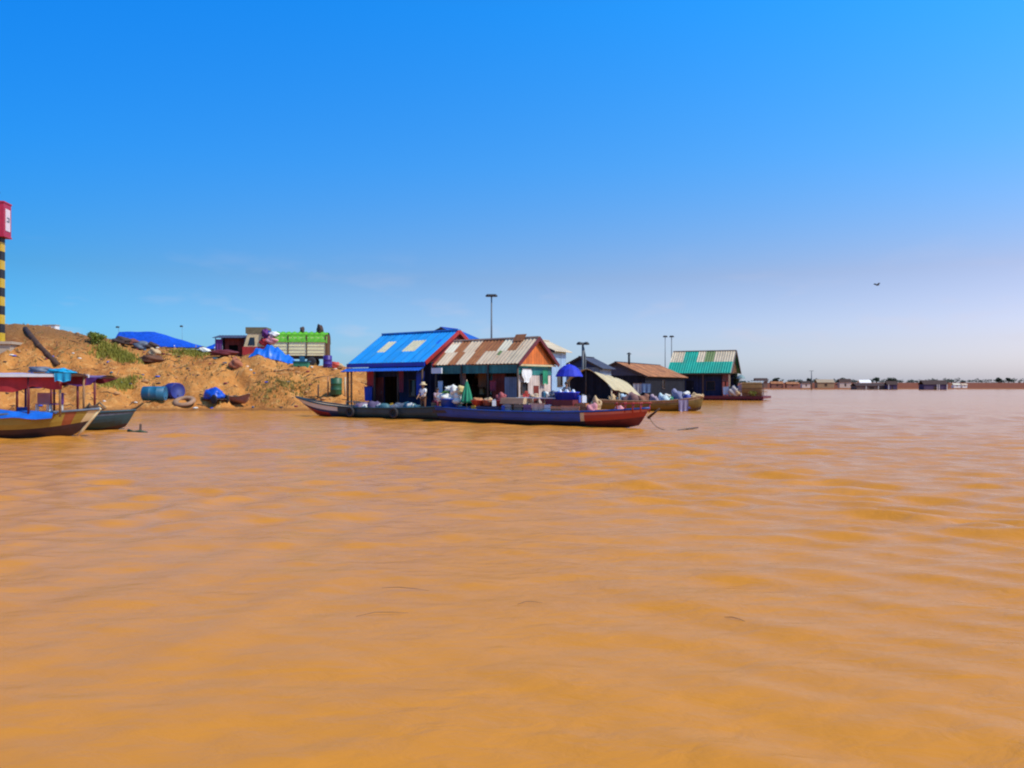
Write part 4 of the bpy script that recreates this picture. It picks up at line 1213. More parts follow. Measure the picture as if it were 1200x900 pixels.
mb = MB(); mb.box(.3, 2.4, .05, 2.25, 3.302, 3.95, M('roof rack load', (.16, .13, .07), .9, .3)); mb.build('roof_rack', cab)
mb = MB(); mb.box(2.35, 2.42, .05, 2.25, .95, ztr + .25, cloth_purple); mb.box(2.425, 2.62, .1, 2.2, 2.0, ztr + .15, cloth_blue); mb.build('headboard', t)
body = MB(); body.box(c0 + .2, tl, .0, 2.35, 1.05, ztr - .55, M('cream truck side', (.82, .70, .38), .6, .1))
bo = body.build('cargo_body', t)
for f in (0, .33, .66, 1):
    x = c0 + .2 + (tl - c0 - .28) * f
    mb = MB(); mb.box(x, x + .09, -.07, -.002, .95, ztr - .3, brown_wall); mb.build('side_post', bo)
for z in (1.3, 1.65, 2.0):
    mb = MB(); mb.box(c0 + .25, tl - .02, -.04, -.003, z, z + .05, MATS['cream truck side']); mb.build('side_rail', bo)
for q_, (fx, z0_, r_, m_, lab) in enumerate(((318, 2.6, (.62, .5, .42), cloth_pink, 'pink sack tied on the truck behind the cab'), (310, 3.35, (.34, .5, .48), cloth_purple, 'purple bundle tied high behind the truck cab'), (320, 3.2, (.5, .45, .28), cloth_white, 'white sack tied high in front of the lime green tarpaulin'), (308, 2.45, (.4, .4, .5), cloth_red, 'red bundle hanging behind the truck cab'))):
    mb = MB(); mb.blob((0, 0, 0), r_, m_, q_ + 2, .22, 14, 9)
    single('sack_bundle', mb, lab, 'bundle', (at(fx, 0, TY_).x, TY_ + .35, tz + z0_), 0, 'bundles tied behind the truck cab')
# tarp over the load
n, m = 34, 10; vs = []; fs = []
for j in range(m + 1):
    for i in range(n + 1):
        s = j / m * 2 - 1; x = c0 + .1 + (tl - c0) * i / n
        drop = max(0, abs(s) - .72) / .28
        z = ztr - .22 + .32 * (1 - s * s) - .80 * drop ** .9 + .07 * math.sin(i * 1.9) * (1 - drop) - (.12 if i in (0, n) else 0) + .03 * math.sin(i * 2.7 + 1) * drop
        y = 1.18 + s * 1.0 if drop == 0 else 1.18 + math.copysign(.72 + .55 * min(1, drop * 2.2) ** .6, s)
        vs.append((x, y, z))
for j in range(m):
    for i in range(n):
        a = j * (n + 1) + i; fs.append((a, a + 1, a + n + 2, a + n + 1))
mb = MB(); mb.add(vs, fs, lime, True)
mb.box(c0 + .25, tl - .05, .05, 2.3, ztr - .549, ztr - .22, lime)
mb.build('tarpaulin', t)
mb = MB(); mb.box(tl + .002, tl + .08, .05, 2.3, 1.0, ztr - .2, brown_wall); mb.build('tailgate', t)
for x in (1.0, c0 + 1.6, tl - 1.5):
    for y in (.12, 2.2):
        wh = MB(); mt = Matrix.Translation((x, y, .45)) @ Matrix.Rotation(PI / 2, 4, 'X')
        wh.lathe([(.24, -.14), (.44, -.14), (.48, -.08), (.48, .08), (.44, .14), (.24, .14)], rubber, mt, 20); wo = wh.build('wheel', t)
        rm = MB(); rm.lathe([(0, -.12), (.238, -.12), (.238, .12), (0, .12)], cream, mt, 14); rm.build('rim', wo)
mb = MB(); mb.box(tl - 2.7, tl - 2.2, -.05, .3, .5, .98, plastic_teal); mb.build('tool_box', t)
for fx, r, lab in ((353, (.24, .22, .38), 'small dark bundle in the middle of the lime green tarpaulin'), (374, (.3, .25, .55), 'taller dark bundle near the rear of the lime green tarpaulin')):
    xx = at(fx, 0, TY_ + 1).x; mb = MB(); mb.blob((0, 0, r[2] * .75), r, sack_dark, fx, .2, 10, 8, flat=.75)
    single('sack_bundle', mb, lab, 'bundle', (xx, TY_ + 1.4, tz + ztr - .05), 0, 'bundles on the truck load')

# draped blue tarp heap in front of the truck
c = at(322, 0, 79); base_ = gz(c.x, 79.3)
t0_ = MB(); n, m = 36, 22; vs = []; fs = []
hw = (at(352, 0, 79).x - at(296, 0, 79).x) / 2
for j in range(m + 1):
    for i in range(n + 1):
        u = i / n * 2 - 1; v = j / m * 2 - 1
        pk = max(0, 1 - abs(u + .18) ** 1.1 * (.92 if u > -.18 else 1.25)) ; pk *= max(0, 1 - abs(v) ** 1.6)
        z = 1.55 * pk ** .85 + .13 * math.sin(u * 13 + v * 3) * pk ** .3 * (pk > 0) + .06 * math.sin(u * 29)
        x = c.x + u * hw; y = 79.6 + v * 1.5
        vs.append((x, y, gz(x, y) + .03 + max(0, z)))
for j in range(m):
    for i in range(n):
        a = j * (n + 1) + i; fs.append((a, a + 1, a + n + 2, a + n + 1))
mb = MB(); mb.add(vs, fs, tarp_bright, True)
single('tarpaulin', mb, 'crumpled bright blue tarpaulin draped over a heap in front of the truck', 'tarpaulin')

px = bank_at(383, 431); drum('barrel', 'upright purple blue barrel at the rear of the truck', Vector((px.x, px.y + .3, px.z)), .42, 1.15, M('violet plastic', (.05, .02, .20), .4, .25), 0, False, 'barrels lying on the bank')
px = bank_at(393, 432); mb = MB(); mb.blob((0, 0, .3), (.55, .4, .38), plastic_red, 2, .2, 12, 8, flat=.75); mb.blob((.4, .1, .25), (.4, .35, .32), sack_tan, 5, .2, 12, 8, flat=.75)
single('sack_bundle', mb, 'red and tan sacks right of the purple blue barrel', 'sack', px, 0)
px = bank_at(352, 431); mb = MB(); mb.box(-.75, .65, -.35, .35, -.15, .55, M('green cart', (.03, .20, .10), .6, .3)); mb.box(-.85, .75, -.42, .42, .552, .62, plastic_teal)
single('market_crate', mb, 'green wooden crate under the truck body beside the tarpaulin', 'crate', px + Vector((0, .6, 0)))


# ------------------------------------------------------------------ lamp posts
def lamp_post(label, px, py_top, Y, base_z=None, arms=2, head=.9, r=.1, double=False):
    p = at(px, py_top, Y); bz = gz(p.x, Y) if base_z is None else base_z
    t = thing('lamp_post', label, 'lamp post', (p.x, Y, bz), 0, 'lamp posts along the shore')
    H = p.z - bz
    mb = MB(); mb.tube([(0, 0, -.5), (0, 0, H * .5), (0, 0, H)], [r * 1.2, r, r * .7], pole_m, 8); mb.build('pole', t)
    if double:
        mb = MB(); mb.tube([(.16, 0, H * .3), (.2, 0, H * .8), (.02, 0, H - .35)], r * .8, pole_m, 6); mb.build('brace', t)
    mb = MB(); mb.bar((-head / 2, 0, H), (head / 2, 0, H), .1, pole_m); mb.build('cross_arm', t)
    for k in range(arms):
        x = -head / 2 + head * k / max(1, arms - 1)
        mb = MB(); mb.lathe([(0, .14), (.12, .14), (.26, 0), (.24, -.1), (0, -.12)], black, Matrix.Translation((x, -.08, H - .05)), 10); mb.build('lamp_head', t)
    return t


lamp_post('very tall lamp post rising above the rust patched roof', 576, 346, 78, arms=4, head=.65, r=.09)
lamp_post('short lamp post with bracket right of the cream roof', 683, 402, 70, base_z=0., arms=2, head=.6, r=.13, double=True)
lamp_post('left one of the lamp post pair behind the green roof', 779.5, 394, 122, base_z=0., arms=2, head=.22, r=.06)
lamp_post('right one of the lamp post pair behind the green roof', 787, 394, 121, base_z=0., arms=2, head=.22, r=.08)
lamp_post('distant lamp mast standing alone on the far bank', 951, 434.5, 430, base_z=0, arms=3, head=1.7, r=.3)
lamp_post('faint lamp post left, just above the long blue tent', 139, 383, 125, arms=1, head=.3, r=.03)
lamp_post('faint lamp post above the dip between the two blue tents', 213.5, 382, 125, arms=1, head=.2, r=.02)

# ------------------------------------------------------------------ people
def skinned(verts, edges, radii, name, mat, sub=2):
    me = bpy.data.meshes.new('tmp'); me.from_pydata([tuple(v) for v in verts], edges, [])
    o = bpy.data.objects.new('tmp', me); COL.objects.link(o)
    md = o.modifiers.new('s', 'SKIN'); s2 = o.modifiers.new('ss', 'SUBSURF'); s2.levels = sub; s2.render_levels = sub
    for i, r in enumerate(radii):
        sv = me.skin_vertices[0].data[i]; sv.radius = (r, r) if not isinstance(r, tuple) else r; sv.use_root = (i == 0)
    dg = bpy.context.evaluated_depsgraph_get(); ev = o.evaluated_get(dg)
    out = bpy.data.meshes.new_from_object(ev)
    V_ = [tuple(v.co) for v in out.vertices]; F_ = [list(p.vertices) for p in out.polygons]
    bpy.data.objects.remove(o); bpy.data.meshes.remove(me); bpy.data.meshes.remove(out)
    mb = MB(); mb.add(V_, F_, mat, True)
    return mb


def person(label, loc, rotz, sit=False, shirt=cloth_white, legs=cloth_brown, hat=None, arm=(0.0, 0.3), lean=0., group=None):
    """faces local -y. arm = (right swing, left swing) in radians forward"""
    t = thing('person', label, 'person', loc, rotz, group)
    hip = .46 if sit else .88
    J = {}; J['pelvis'] = Vector((0, 0, hip))
    ln = lambda z: -math.sin(lean) * z
    J['waist'] = Vector((0, ln(.15), hip + .15 * math.cos(lean))); J['chest'] = Vector((0, ln(.36), hip + .36 * math.cos(lean)))
    J['neck'] = Vector((0, ln(.53), hip + .53 * math.cos(lean)))
    J['chin'] = J['neck'] + Vector((0, -.015, .08)); J['head'] = J['neck'] + Vector((0, -.03, .17)); J['crown'] = J['neck'] + Vector((0, -.01, .26))
    for s, k in ((-1, 'r'), (1, 'l')):
        J['sh' + k] = J['neck'] + Vector((s * .17, 0, -.07))
        a = arm[0] if s < 0 else arm[1]
        J['el' + k] = J['sh' + k] + Vector((s * .06, -math.sin(a) * .27, -math.cos(a) * .27))
        b = a + .6
        J['wr' + k] = J['el' + k] + Vector((-s * .02, -math.sin(b) * .25, -math.cos(b) * .25))
        J['pa' + k] = J['wr' + k] + Vector((0, -math.sin(b) * .08, -math.cos(b) * .08))
        J['hp' + k] = J['pelvis'] + Vector((s * .095, 0, -.05))
        if sit:
            J['kn' + k] = J['hp' + k] + Vector((s * .05, -.42, .02)); J['an' + k] = J['kn' + k] + Vector((0, .02, -.40)); J['to' + k] = J['an' + k] + Vector((0, -.17, -.03))
        else:
            J['kn' + k] = J['hp' + k] + Vector((s * .02, -.02, -.40)); J['an' + k] = J['kn' + k] + Vector((0, .02, -.37)); J['to' + k] = J['an' + k] + Vector((0, -.17, -.045))
    rad = dict(pelvis=(.15, .11), waist=(.135, .10), chest=(.155, .11), neck=.058, chin=.062, head=.098, crown=.06)
    for k in 'rl':
        rad.update({'sh' + k: .058, 'el' + k: .042, 'wr' + k: .03, 'pa' + k: .036, 'hp' + k: .088, 'kn' + k: .06, 'an' + k: .04, 'to' + k: .036})
    names_ = list(J); E_ = [('pelvis', 'waist'), ('waist', 'chest'), ('chest', 'neck'), ('neck', 'chin'), ('chin', 'head'), ('head', 'crown')]
    for k in 'rl':
        E_ += [('chest', 'sh' + k), ('sh' + k, 'el' + k), ('el' + k, 'wr' + k), ('wr' + k, 'pa' + k), ('pelvis', 'hp' + k), ('hp' + k, 'kn' + k), ('kn' + k, 'an' + k), ('an' + k, 'to' + k)]
        d = (J['pa' + k] - J['wr' + k]).normalized(); sd = Vector((1, 0, 0)); s = -1 if k == 'r' else 1
        for q, (off, l_) in enumerate(((-.03, .07), (-.01, .085), (.01, .08), (.03, .06))):
            a, b = 'f%s%d' % (k, q), 'g%s%d' % (k, q)
            J[a] = J['pa' + k] + d * .045 + sd * off; J[b] = J[a] + d * l_ * .8 + Vector((0, -.015, 0)); rad[a] = .010; rad[b] = .008
            E_ += [('pa' + k, a), (a, b)]
        a, b = 'h' + k, 'i' + k
        J[a] = J['pa' + k] + Vector((-s * .04, -.02, 0)) ; J[b] = J[a] + d * .05 + Vector((-s * .012, -.015, 0)); rad[a] = .012; rad[b] = .009
        E_ += [('wr' + k, a), (a, b)]
    names_ = list(J)
    body = skinned([J[n_] for n_ in names_], [(names_.index(a), names_.index(b)) for a, b in E_], [rad[n_] for n_ in names_], 'b', skin)
    hd = J['head']
    body.blob(hd + Vector((0, -.098, -.005)), (.014, .02, .022), skin, 1, 0, 6, 5)
    for s in (-1, 1):
        body.blob(hd + Vector((s * .095, .01, -.005)), (.012, .022, .032), skin, 1, 0, 6, 5)
        body.blob(hd + Vector((s * .036, -.088, .02)), (.012, .008, .008), black, 1, 0, 6, 5)
    body.blob(hd + Vector((0, -.088, -.05)), (.026, .007, .007), cloth_pink, 1, 0, 6, 5)
    body.build('body', t)

    def sub(keys, edges, grow, nm, mat):
        e = [(keys.index(a), keys.index(b)) for a, b in edges]
        rr_ = [tuple(q + grow for q in rad[k_]) if isinstance(rad[k_], tuple) else rad[k_] + grow for k_ in keys]
        skinned([J2.get(k_, J[k_]) for k_ in keys], e, rr_, nm, mat).build(nm, t)
    J2 = {}
    for k in 'rl':
        J2['el' + k] = J['sh' + k].lerp(J['el' + k], .75); J2['an' + k] = J['kn' + k].lerp(J['an' + k], .55 if not sit else .8)
    J2['neck'] = J['neck'] - Vector((0, 0, .05))
    ks = ['pelvis', 'waist', 'chest', 'neck', 'shr', 'elr', 'shl', 'ell']
    sub(ks, [('pelvis', 'waist'), ('waist', 'chest'), ('chest', 'neck'), ('chest', 'shr'), ('shr', 'elr'), ('chest', 'shl'), ('shl', 'ell')], .022, 'shirt', shirt)
    ks = ['pelvis', 'hpr', 'knr', 'anr', 'hpl', 'knl', 'anl']
    sub(ks, [('pelvis', 'hpr'), ('hpr', 'knr'), ('knr', 'anr'), ('pelvis', 'hpl'), ('hpl', 'knl'), ('knl', 'anl')], .016, 'trousers', legs)
    if hat:
        mb = MB(); mb.lathe([(.235, -.02), (.24, .0), (.13, .075), (.115, .15), (.06, .175), (0, .178)], hat, Matrix.Translation(hd + Vector((0, .01, .05))), 16); mb.build('hat', t)
    else:
        mb = MB(); mb.blob(hd + Vector((0, .022, .035)), (.112, .108, .105), hair_m, 2, .04, 12, 8, flat=.35); mb.build('hair', t)
    return t


# ------------------------------------------------------------------ boats at the left edge
A_rows = lambda f, r: (bilge_dark if r < .6 else (M('rust stripe', (.26, .06, .02), .6, .2) if .905 < f < .94 else (cream if f > .965 else (ochre_hull if r < .93 else hull_teal))))  # dark lower band puts shadow and reflection into the hull colour
ba, shA = boat('tour_boat', 'ochre hulled river boat with white edged canopy and maroon curtain', (-21.3, 31.35, 0), R(4), tarp_grey, 'canopied boats moored at the left',
               deck_from=.72, deck_m=tarp_grey, L_=10.4, B_=2.1, H_=.86, bow=.22, stern=.1, draft=.3, tr=.8, rake=.085, rows=A_rows, full=.6, pb=2.6, thwarts=(.2, .35, .5), stem_m=cream)
xa0, xa1 = -4.9, along(ba, 76, -.9)
mb = MB(); n = 40; vs = []; fs = []
for lay in (0, 1):
    for i in range(n + 1):
        for j in range(13):
            s = j / 12 * 2 - 1
            vs.append((xa0 + (xa1 - xa0) * i / n, s * 1.12, 2.40 + .10 * (1 - s * s) + .008 * math.sin(i * 1.7) - lay * .04))
K = 13 * (n + 1)
for i in range(n):
    for j in range(12):
        a = i * 13 + j; fs.append((a, a + 13, a + 14, a + 1)); fs.append((K + a + 1, K + a + 14, K + a + 13, K + a))
mb.add(vs, fs, M('canopy top', (.40, .36, .50), .6, .2, 2), True)
mb.box(xa0, xa1, -1.16, -1.09, 2.33, 2.44, white); mb.box(xa0, xa1, 1.09, 1.16, 2.33, 2.44, white); mb.build('canopy', ba)


def curtain(root, x0, x1, y, ztop, drops, mat, amp=.04):
    """scalloped hanging curtain: drops = list of (fraction, depth)"""
    n, m = 60, 6; vs = []; fs = []
    fx = [q[0] for q in drops]; dz = [q[1] for q in drops]
    for lay in (0, 1):
        for j in range(m + 1):
            for i in range(n + 1):
                f = i / n; d_ = float(np.interp(f, fx, dz)) + .02 * math.sin(f * 40)
                vs.append((x0 + (x1 - x0) * f, y + amp * math.sin(f * 55) * j / m + lay * .02, ztop - d_ * j / m))
    K = (n + 1) * (m + 1)
    for j in range(m):
        for i in range(n):
            a = j * (n + 1) + i; fs.append((a, a + n + 1, a + n + 2, a + 1)); fs.append((K + a + 1, K + a + n + 2, K + a + n + 1, K + a))
    mb = MB(); mb.add(vs, fs, mat, True); return mb.build('curtain', root)


curtain(ba, xa0, xa1 - .05, -1.0, 2.36, [(0, .7), (.5, .7), (.56, .62), (.66, .45), (.72, .62), (.8, .6), (.88, .38), (.95, .5), (1, .48)], cloth_red)
curtain(ba, xa0, xa1 - .05, 1.0, 2.36, [(0, .8), (.4, .8), (.5, .55), (.62, .35), (.7, .6), (.8, .4), (.9, .3), (1, .3)], cloth_maroon)
for f, m_ in ((.1, white), (.3, white), (.455, white), (.62, tarp_bright), (.74, cloth_purple), (.86, maroon), (.985, wood)):
    for y in (-.98, .98):
        x = xa0 + (xa1 - xa0) * f; mb = MB(); mb.tube([(x, y, .82), (x, y, 2.38)], .045, m_, 8); mb.build('canopy_post', ba)
mb = MB(); vs = []; fs = []
n = 30
for i in range(n + 1):
    x = -5.0 + 8.9 * i / n
    for j in range(9):
        s = j / 8; vs.append((x, -1.10 + .75 * s, .90 + .30 * math.sin(PI * min(1, s * .8 + .12)) * (1 - .75 * max(0, (i / n - .55) / .45)) + .03 * math.sin(i * 1.3 + j) - (.18 if j == 0 else 0)))
for i in range(n):
    for j in range(8):
        a = i * 9 + j; fs.append((a, a + 9, a + 10, a + 1)[::-1])
mb.add(vs, fs, tarp_bright, True); mb.build('side_tarp', ba)
# bright cloth on the canopy end
mb = MB(); mb.blob((0, 0, .05), (.42, .5, .11), tarp_cyan, 3, .35, 18, 10, flat=.5)
single('cloth_bundle', mb, 'bright cyan cloth folded on the front end of the white edged canopy', 'cloth', world_of(ba, along(ba, 71, -.6), -.6, 2.49), R(4))
hung_cloth('hanging_cloth', 'cyan cloth corner hanging over the canopy edge', 'cloth', world_of(ba, along(ba, 73, -1.2), -1.2, 2.5), R(4), .62, .34, tarp_cyan, 2)
mb = MB(); mb.blob((0, 0, .1), (.4, .3, .14), tarp_grey, 6, .2, 12, 8, flat=.6)
single('cloth_bundle', mb, 'grey blue bundle on top of the white edged canopy', 'cloth', world_of(ba, along(ba, 47, -.4), -.4, 2.5), R(4))
for k, (pxx, m_, lab) in enumerate(((50, cloth_pink, 'pink chair on the foredeck of the ochre boat'), (66, cloth_purple, 'purple chair on the foredeck of the ochre boat'), (26, plastic_blue, 'blue chair amidships on the ochre boat'))):
    t = thing('deck_chair', lab, 'chair', world_of(ba, along(ba, pxx, .3), .3, .86 if pxx > 40 else .3), R(20 - 90 * (k % 2)), 'chairs on the ochre boat')
    mb = MB(); mb.box(-.22, .22, -.22, .22, .40, .44, m_); mb.build('seat', t)
    mb = MB(); mb.box(-.22, .22, .19, .23, .442, .86, m_); mb.build('backrest', t)
    for a in (-.19, .19):
        for b_ in (-.19, .19): mb = MB(); mb.box(a - .02, a + .02, b_ - .02, b_ + .02, 0, .398, white); mb.build('leg', t)
mb = MB(); mb.tube([(0, 0, .05), (.15, .1, .3), (.3, 0, .12), (.55, .05, .34), (.8, 0, .1)], .05, rope_m, 7); mb.blob((.4, 0, .1), (.3, .2, .12), wood_dark, 3, .25, 10, 7)
single('rope_pile', mb, 'dark coil of rope on the bow tip of the ochre boat', 'rope', world_of(ba, along(ba, 117, .1) - .6, .15, 1.0), R(4))

bb, shB = boat('tour_boat', 'dark green river boat with maroon canopy moored behind the ochre one', (-21.55, 36.6, 0), R(1), hull_teal, 'canopied boats moored at the left',
               deck_from=.74, deck_m=tarp_grey, L_=9.0, B_=1.9, H_=.72, bow=.16, stern=.1, draft=.25, tr=.8, rake=.05,
               rows=lambda f, r: bilge_dark if r < .3 else (hull_teal if r < .85 else tarp_grey), full=.62, pb=3.2, thwarts=(.3, .5))
xb0, xb1 = -4.2, along(bb, 117, -.8)
n = 36; vs = []; fs = []
for lay in (0, 1):
    for i in range(n + 1):
        f = i / n; x = xb0 + (xb1 - xb0) * f; hw_ = .98 * (1 if f < .8 else 1 - .25 * ((f - .8) / .2) ** 2)
        for j in range(11):
            s = j / 10 * 2 - 1
            vs.append((x, s * hw_, 2.37 + .09 * (1 - s * s) - lay * .05))
K = 11 * (n + 1)
for i in range(n):
    for j in range(10):
        a = i * 11 + j; fs.append((a, a + 11, a + 12, a + 1)); fs.append((K + a + 1, K + a + 12, K + a + 11, K + a))
mb = MB(); mb.add(vs, fs, M('violet canopy', (.16, .10, .22), .6, .2), True); mb.build('canopy', bb)
curtain(bb, xb0, xb1, -.93, 2.36, [(0, .5), (.6, .5), (.70, .42), (.76, .12), (.83, .30), (.89, .42), (.95, .32), (1, .0)], cloth_purple)
curtain(bb, xb0, xb1, .93, 2.36, [(0, .4), (.6, .4), (.72, .3), (.8, .15), (.9, .3), (1, .0)], cloth_maroon)
for pxx in (20, 60, 91, 111):
    for y in (-.85, .85):
        x = along(bb, pxx, y); mb = MB(); mb.tube([(x, y, .7), (x, y, 2.37)], .05, maroon, 8); mb.build('canopy_post', bb)
mb = MB(); mb.tube([(0, 0, -.8), (.03, 0, .35)], .05, wood_dark, 7)
single('mooring_stake', mb, 'short dark stake standing in the water right of the green boat', 'stake', at(164, 0, 35.) * Vector((1, 1, 0)) if False else (at(164, 0, 35).x, 35, 0))
mb = MB(); mb.tube([(0, 0, .1), (.25, -.05, .02), (.5, .02, .06), (.8, 0, -.02)], .07, leaf_d, 6)
single('water_weed', mb, 'clump of weed floating by the short stake', 'weed', (at(150, 0, 34.5).x, 34.5, 0))

# ------------------------------------------------------------------ long cargo boats
C_rows = lambda f, r: (M('pale strake', (.80, .66, .48), .7, .1, 4, stretch=(.3, 1, 1)) if (f > .66 and r > .66) else (red_paint if (f > .74 and r < .62) else (hull_navy if f > .66 else (bilge_dark if r < .5 else hull_teal))))
pa = Vector((-3.2, 47.1, 0)); pb_ = Vector((-14.35, 53.9, 0)); dv = pb_ - pa
bc, shC = boat('cargo_boat', 'long dark cargo boat with pale planked bow pointing left', (pa + pb_) / 2, math.atan2(dv.y, dv.x), hull_teal, 'long cargo boats in front of the houses',
               deck_from=.68, deck_m=wood_pale, L_=dv.length, B_=1.6, H_=.62, bow=.62, stern=.2, draft=.2, tr=.6, rake=.15, rows=C_rows, full=.5, pb=2.0, thwarts=(.15, .6))
D_rows = lambda f, r: (cream if .752 < f < .768 and r > .5 else ((M('faded red hull', (.62, .15, .09), .5, .2) if r > .8 else hull_red if r > .55 else maroon) if f > .76 else (bilge_dark if r < .55 else hull_blue)))
pa = Vector((-4.0, 45.6, 0)); pb_ = Vector((6.35, 37.6, 0)); dv = pb_ - pa
bd, shD = boat('cargo_boat', 'long blue cargo boat with blunt red bow pointing right', (pa + pb_) / 2, math.atan2(dv.y, dv.x), hull_blue, 'long cargo boats in front of the houses',
               deck_from=.78, deck_m=wood_orange, L_=dv.length, B_=1.7, H_=.66, bow=.28, stern=.15, draft=.2, tr=.6, rake=.04, rows=D_rows, full=.6, pb=3.4, thwarts=(.1,), stem_m=None, n=60)
# red bow rail
mb = MB(); xs = [dv.length / 2 - .2 - .42 * i for i in range(4)]
for x in xs:
    for s in (-1, 1): mb.tube([(x, s * .42, .75), (x, s * .44, 1.22)], .035, hull_red, 6)
for s in (-1, 1): mb.tube([(xs[0] + .1, s * .42, 1.2), (xs[-1] - .1, s * .46, 1.14)], .035, hull_red, 6)
mb.build('bow_rail', bd)
mb = MB(); mb.tube([(dv.length / 2 - .05, 0, .5), (dv.length / 2 + .55, .0, .95)], [.07, .04], wood_dark, 7); mb.build('tow_post', bd)
DA = bd.rotation_euler.z; CA = bc.rotation_euler.z
# tyres as fenders
for bt, pxx, yy, lab in ((bc, 463, .0, 'black tyre fender hanging on the dark cargo boat'), (bc, 412, .0, 'black tyre fender by the pale bow planks')):
    x = along(bt, pxx, .8); y = .93
    vs = []; fs = []
    for i in range(16):
        for k in range(8):
            a = 2 * PI * i / 16; b = 2 * PI * k / 8
            vs.append(((.24 + .09 * math.cos(b)) * math.cos(a), .09 * math.sin(b), (.24 + .09 * math.cos(b)) * math.sin(a)))
    for i in range(16):
        for k in range(8): fs.append((i * 8 + k, ((i + 1) % 16) * 8 + k, ((i + 1) % 16) * 8 + (k + 1) % 8, i * 8 + (k + 1) % 8))
    mb = MB(); mb.add(vs, fs, rubber, True); mb.tube([(0, 0, .22), (0, -.06, .5)], .015, rope_m, 5)
    single('tyre_fender', mb, lab, 'tyre', world_of(bt, x, y, .38), CA, 'tyres hung as fenders')


def on(bt, px, y, z): return world_of(bt, along(bt, px, y), y, z)


def sack(label, loc, r, mat, seed, rotz=0, name='sack', group=None):
    mb = MB(); mb.blob((0, 0, r[2] * .66), r, mat, seed, .22, 14, 9, flat=.66)
    mb.tube([(r[0] * .7, 0, r[2] * 1.1), (r[0] * 1.05, 0, r[2] * 1.35)], [r[2] * .25, r[2] * .1], mat, 7)
    return single(name, mb, label, 'sack', loc, rotz, group)


def crate(label, loc, rotz, sx, sy, sz, mat, name='crate', slats=True, group=None, topm=None):
    t = thing(name, label, 'crate', loc, rotz, group)
    mb = MB(); a, b = sx / 2, sy / 2; k = 3 if slats else 1; hgt = sz / k
    for i in range(k):
        z0 = i * hgt + .005; z1 = (i + 1) * hgt - (.025 if slats else 0)
        mb.box(-a, a, -b, -b + .03, z0, z1, mat); mb.box(-a, a, b - .03, b, z0, z1, mat)
        mb.box(-a, -a + .03, -b + .031, b - .031, z0, z1, mat); mb.box(a - .03, a, -b + .031, b - .031, z0, z1, mat)
    for x in (-a + .05, a - .05):
        for y in (-b + .05, b - .05): mb.box(x - .019, x + .019, y - .019, y + .019, 0, sz, mat)
    mb.box(-a + .031, a - .031, -b + .031, b - .031, .01, .04, mat); mb.build('slatted_body', t)
    mb = MB(); mb.box(-a + .07, a - .07, -b + .07, b - .07, .045, sz - .06, topm or mat); mb.build('contents', t)
    return t


FLC = .13
# cargo on the dark boat
sack('mauve grey sack at the start of the dark boat cargo', on(bc, 424, .1, FLC), (.5, .45, .48), M('dusty mauve', (.20, .13, .20), .8, .3), 2, CA, group='sacks on the dark cargo boat')
sack('white topped small sack on the dark boat next to the mauve one', on(bc, 428, .3, .62), (.22, .18, .14), sack_white, 3, CA, group='sacks on the dark cargo boat')
sack('dark purple sack behind the pale chest', on(bc, 440, -.1, FLC), (.5, .45, .5), M('dusk sack', (.10, .07, .15), .8, .3), 4, CA, group='sacks on the dark cargo boat')
sack('small white sack on the dark purple one', on(bc, 445, .2, .66), (.2, .16, .13), sack_white, 5, CA, group='sacks on the dark cargo boat')
for i, (pxx, r, m_, lab) in enumerate(((452, (.75, .5, .46), tarp_teal, 'teal grey covered bundle left of the tyre fender'), (467, (.8, .5, .5), tarp_grey, 'grey blue covered bundle above the tyre fender'), (482, (.75, .5, .48), tarp_teal, 'teal grey covered bundle by the standing man'))):
    sack(lab, on(bc, pxx, .05, FLC), r, m_, 7 + i, CA, name='covered_bundle', group='covered bundles on the dark cargo boat')
sack('small white sack on the bundle left of the standing man', on(bc, 481, .2, .64), (.26, .2, .2), sack_white, 15, CA, group='sacks on the dark cargo boat')
sack('pale green sack on the teal bundle', on(bc, 466, .2, .66), (.22, .16, .12), M('pale green sack', (.35, .45, .36), .8, .2), 16, CA, group='sacks on the dark cargo boat')

mb = MB(); mb.box(-.5, .5, -.4, .4, 0, .3, wood); 
single('wooden_step', mb, 'low wooden platform under the standing man', 'platform', on(bc, 496, .0, FLC), CA)
person('man standing in a white shirt, brown shorts and pale hat on the dark boat', on(bc, 496, .0, FLC + .3), R(-25), False, cloth_white, cloth_brown, straw, (.25, .55))
mb = MB(); mb.box(-.42, .42, -.42, .42, 0, .5, wood_dark); single('wooden_step', mb, 'high wooden platform under the seated person in mauve', 'platform', on(bc, 511, 0, FLC), CA)
crate('small wooden crate used as a seat by the person in mauve', on(bc, 511, .0, FLC + .502), CA, .42, .42, .40, wood)
person('person in a mauve shirt sitting on a crate behind the white sacks', on(bc, 511, .0, FLC + .49), R(35), True, cloth_mauve, cloth_maroon, None, (.7, .7), .25)
hung_cloth('hanging_cloth', 'pale blue shirt hanging in the dark shop front', 'laundry', rhp(-6.1, .02, 2.3), ROW, .42, .75, cloth_skyblue, 3)

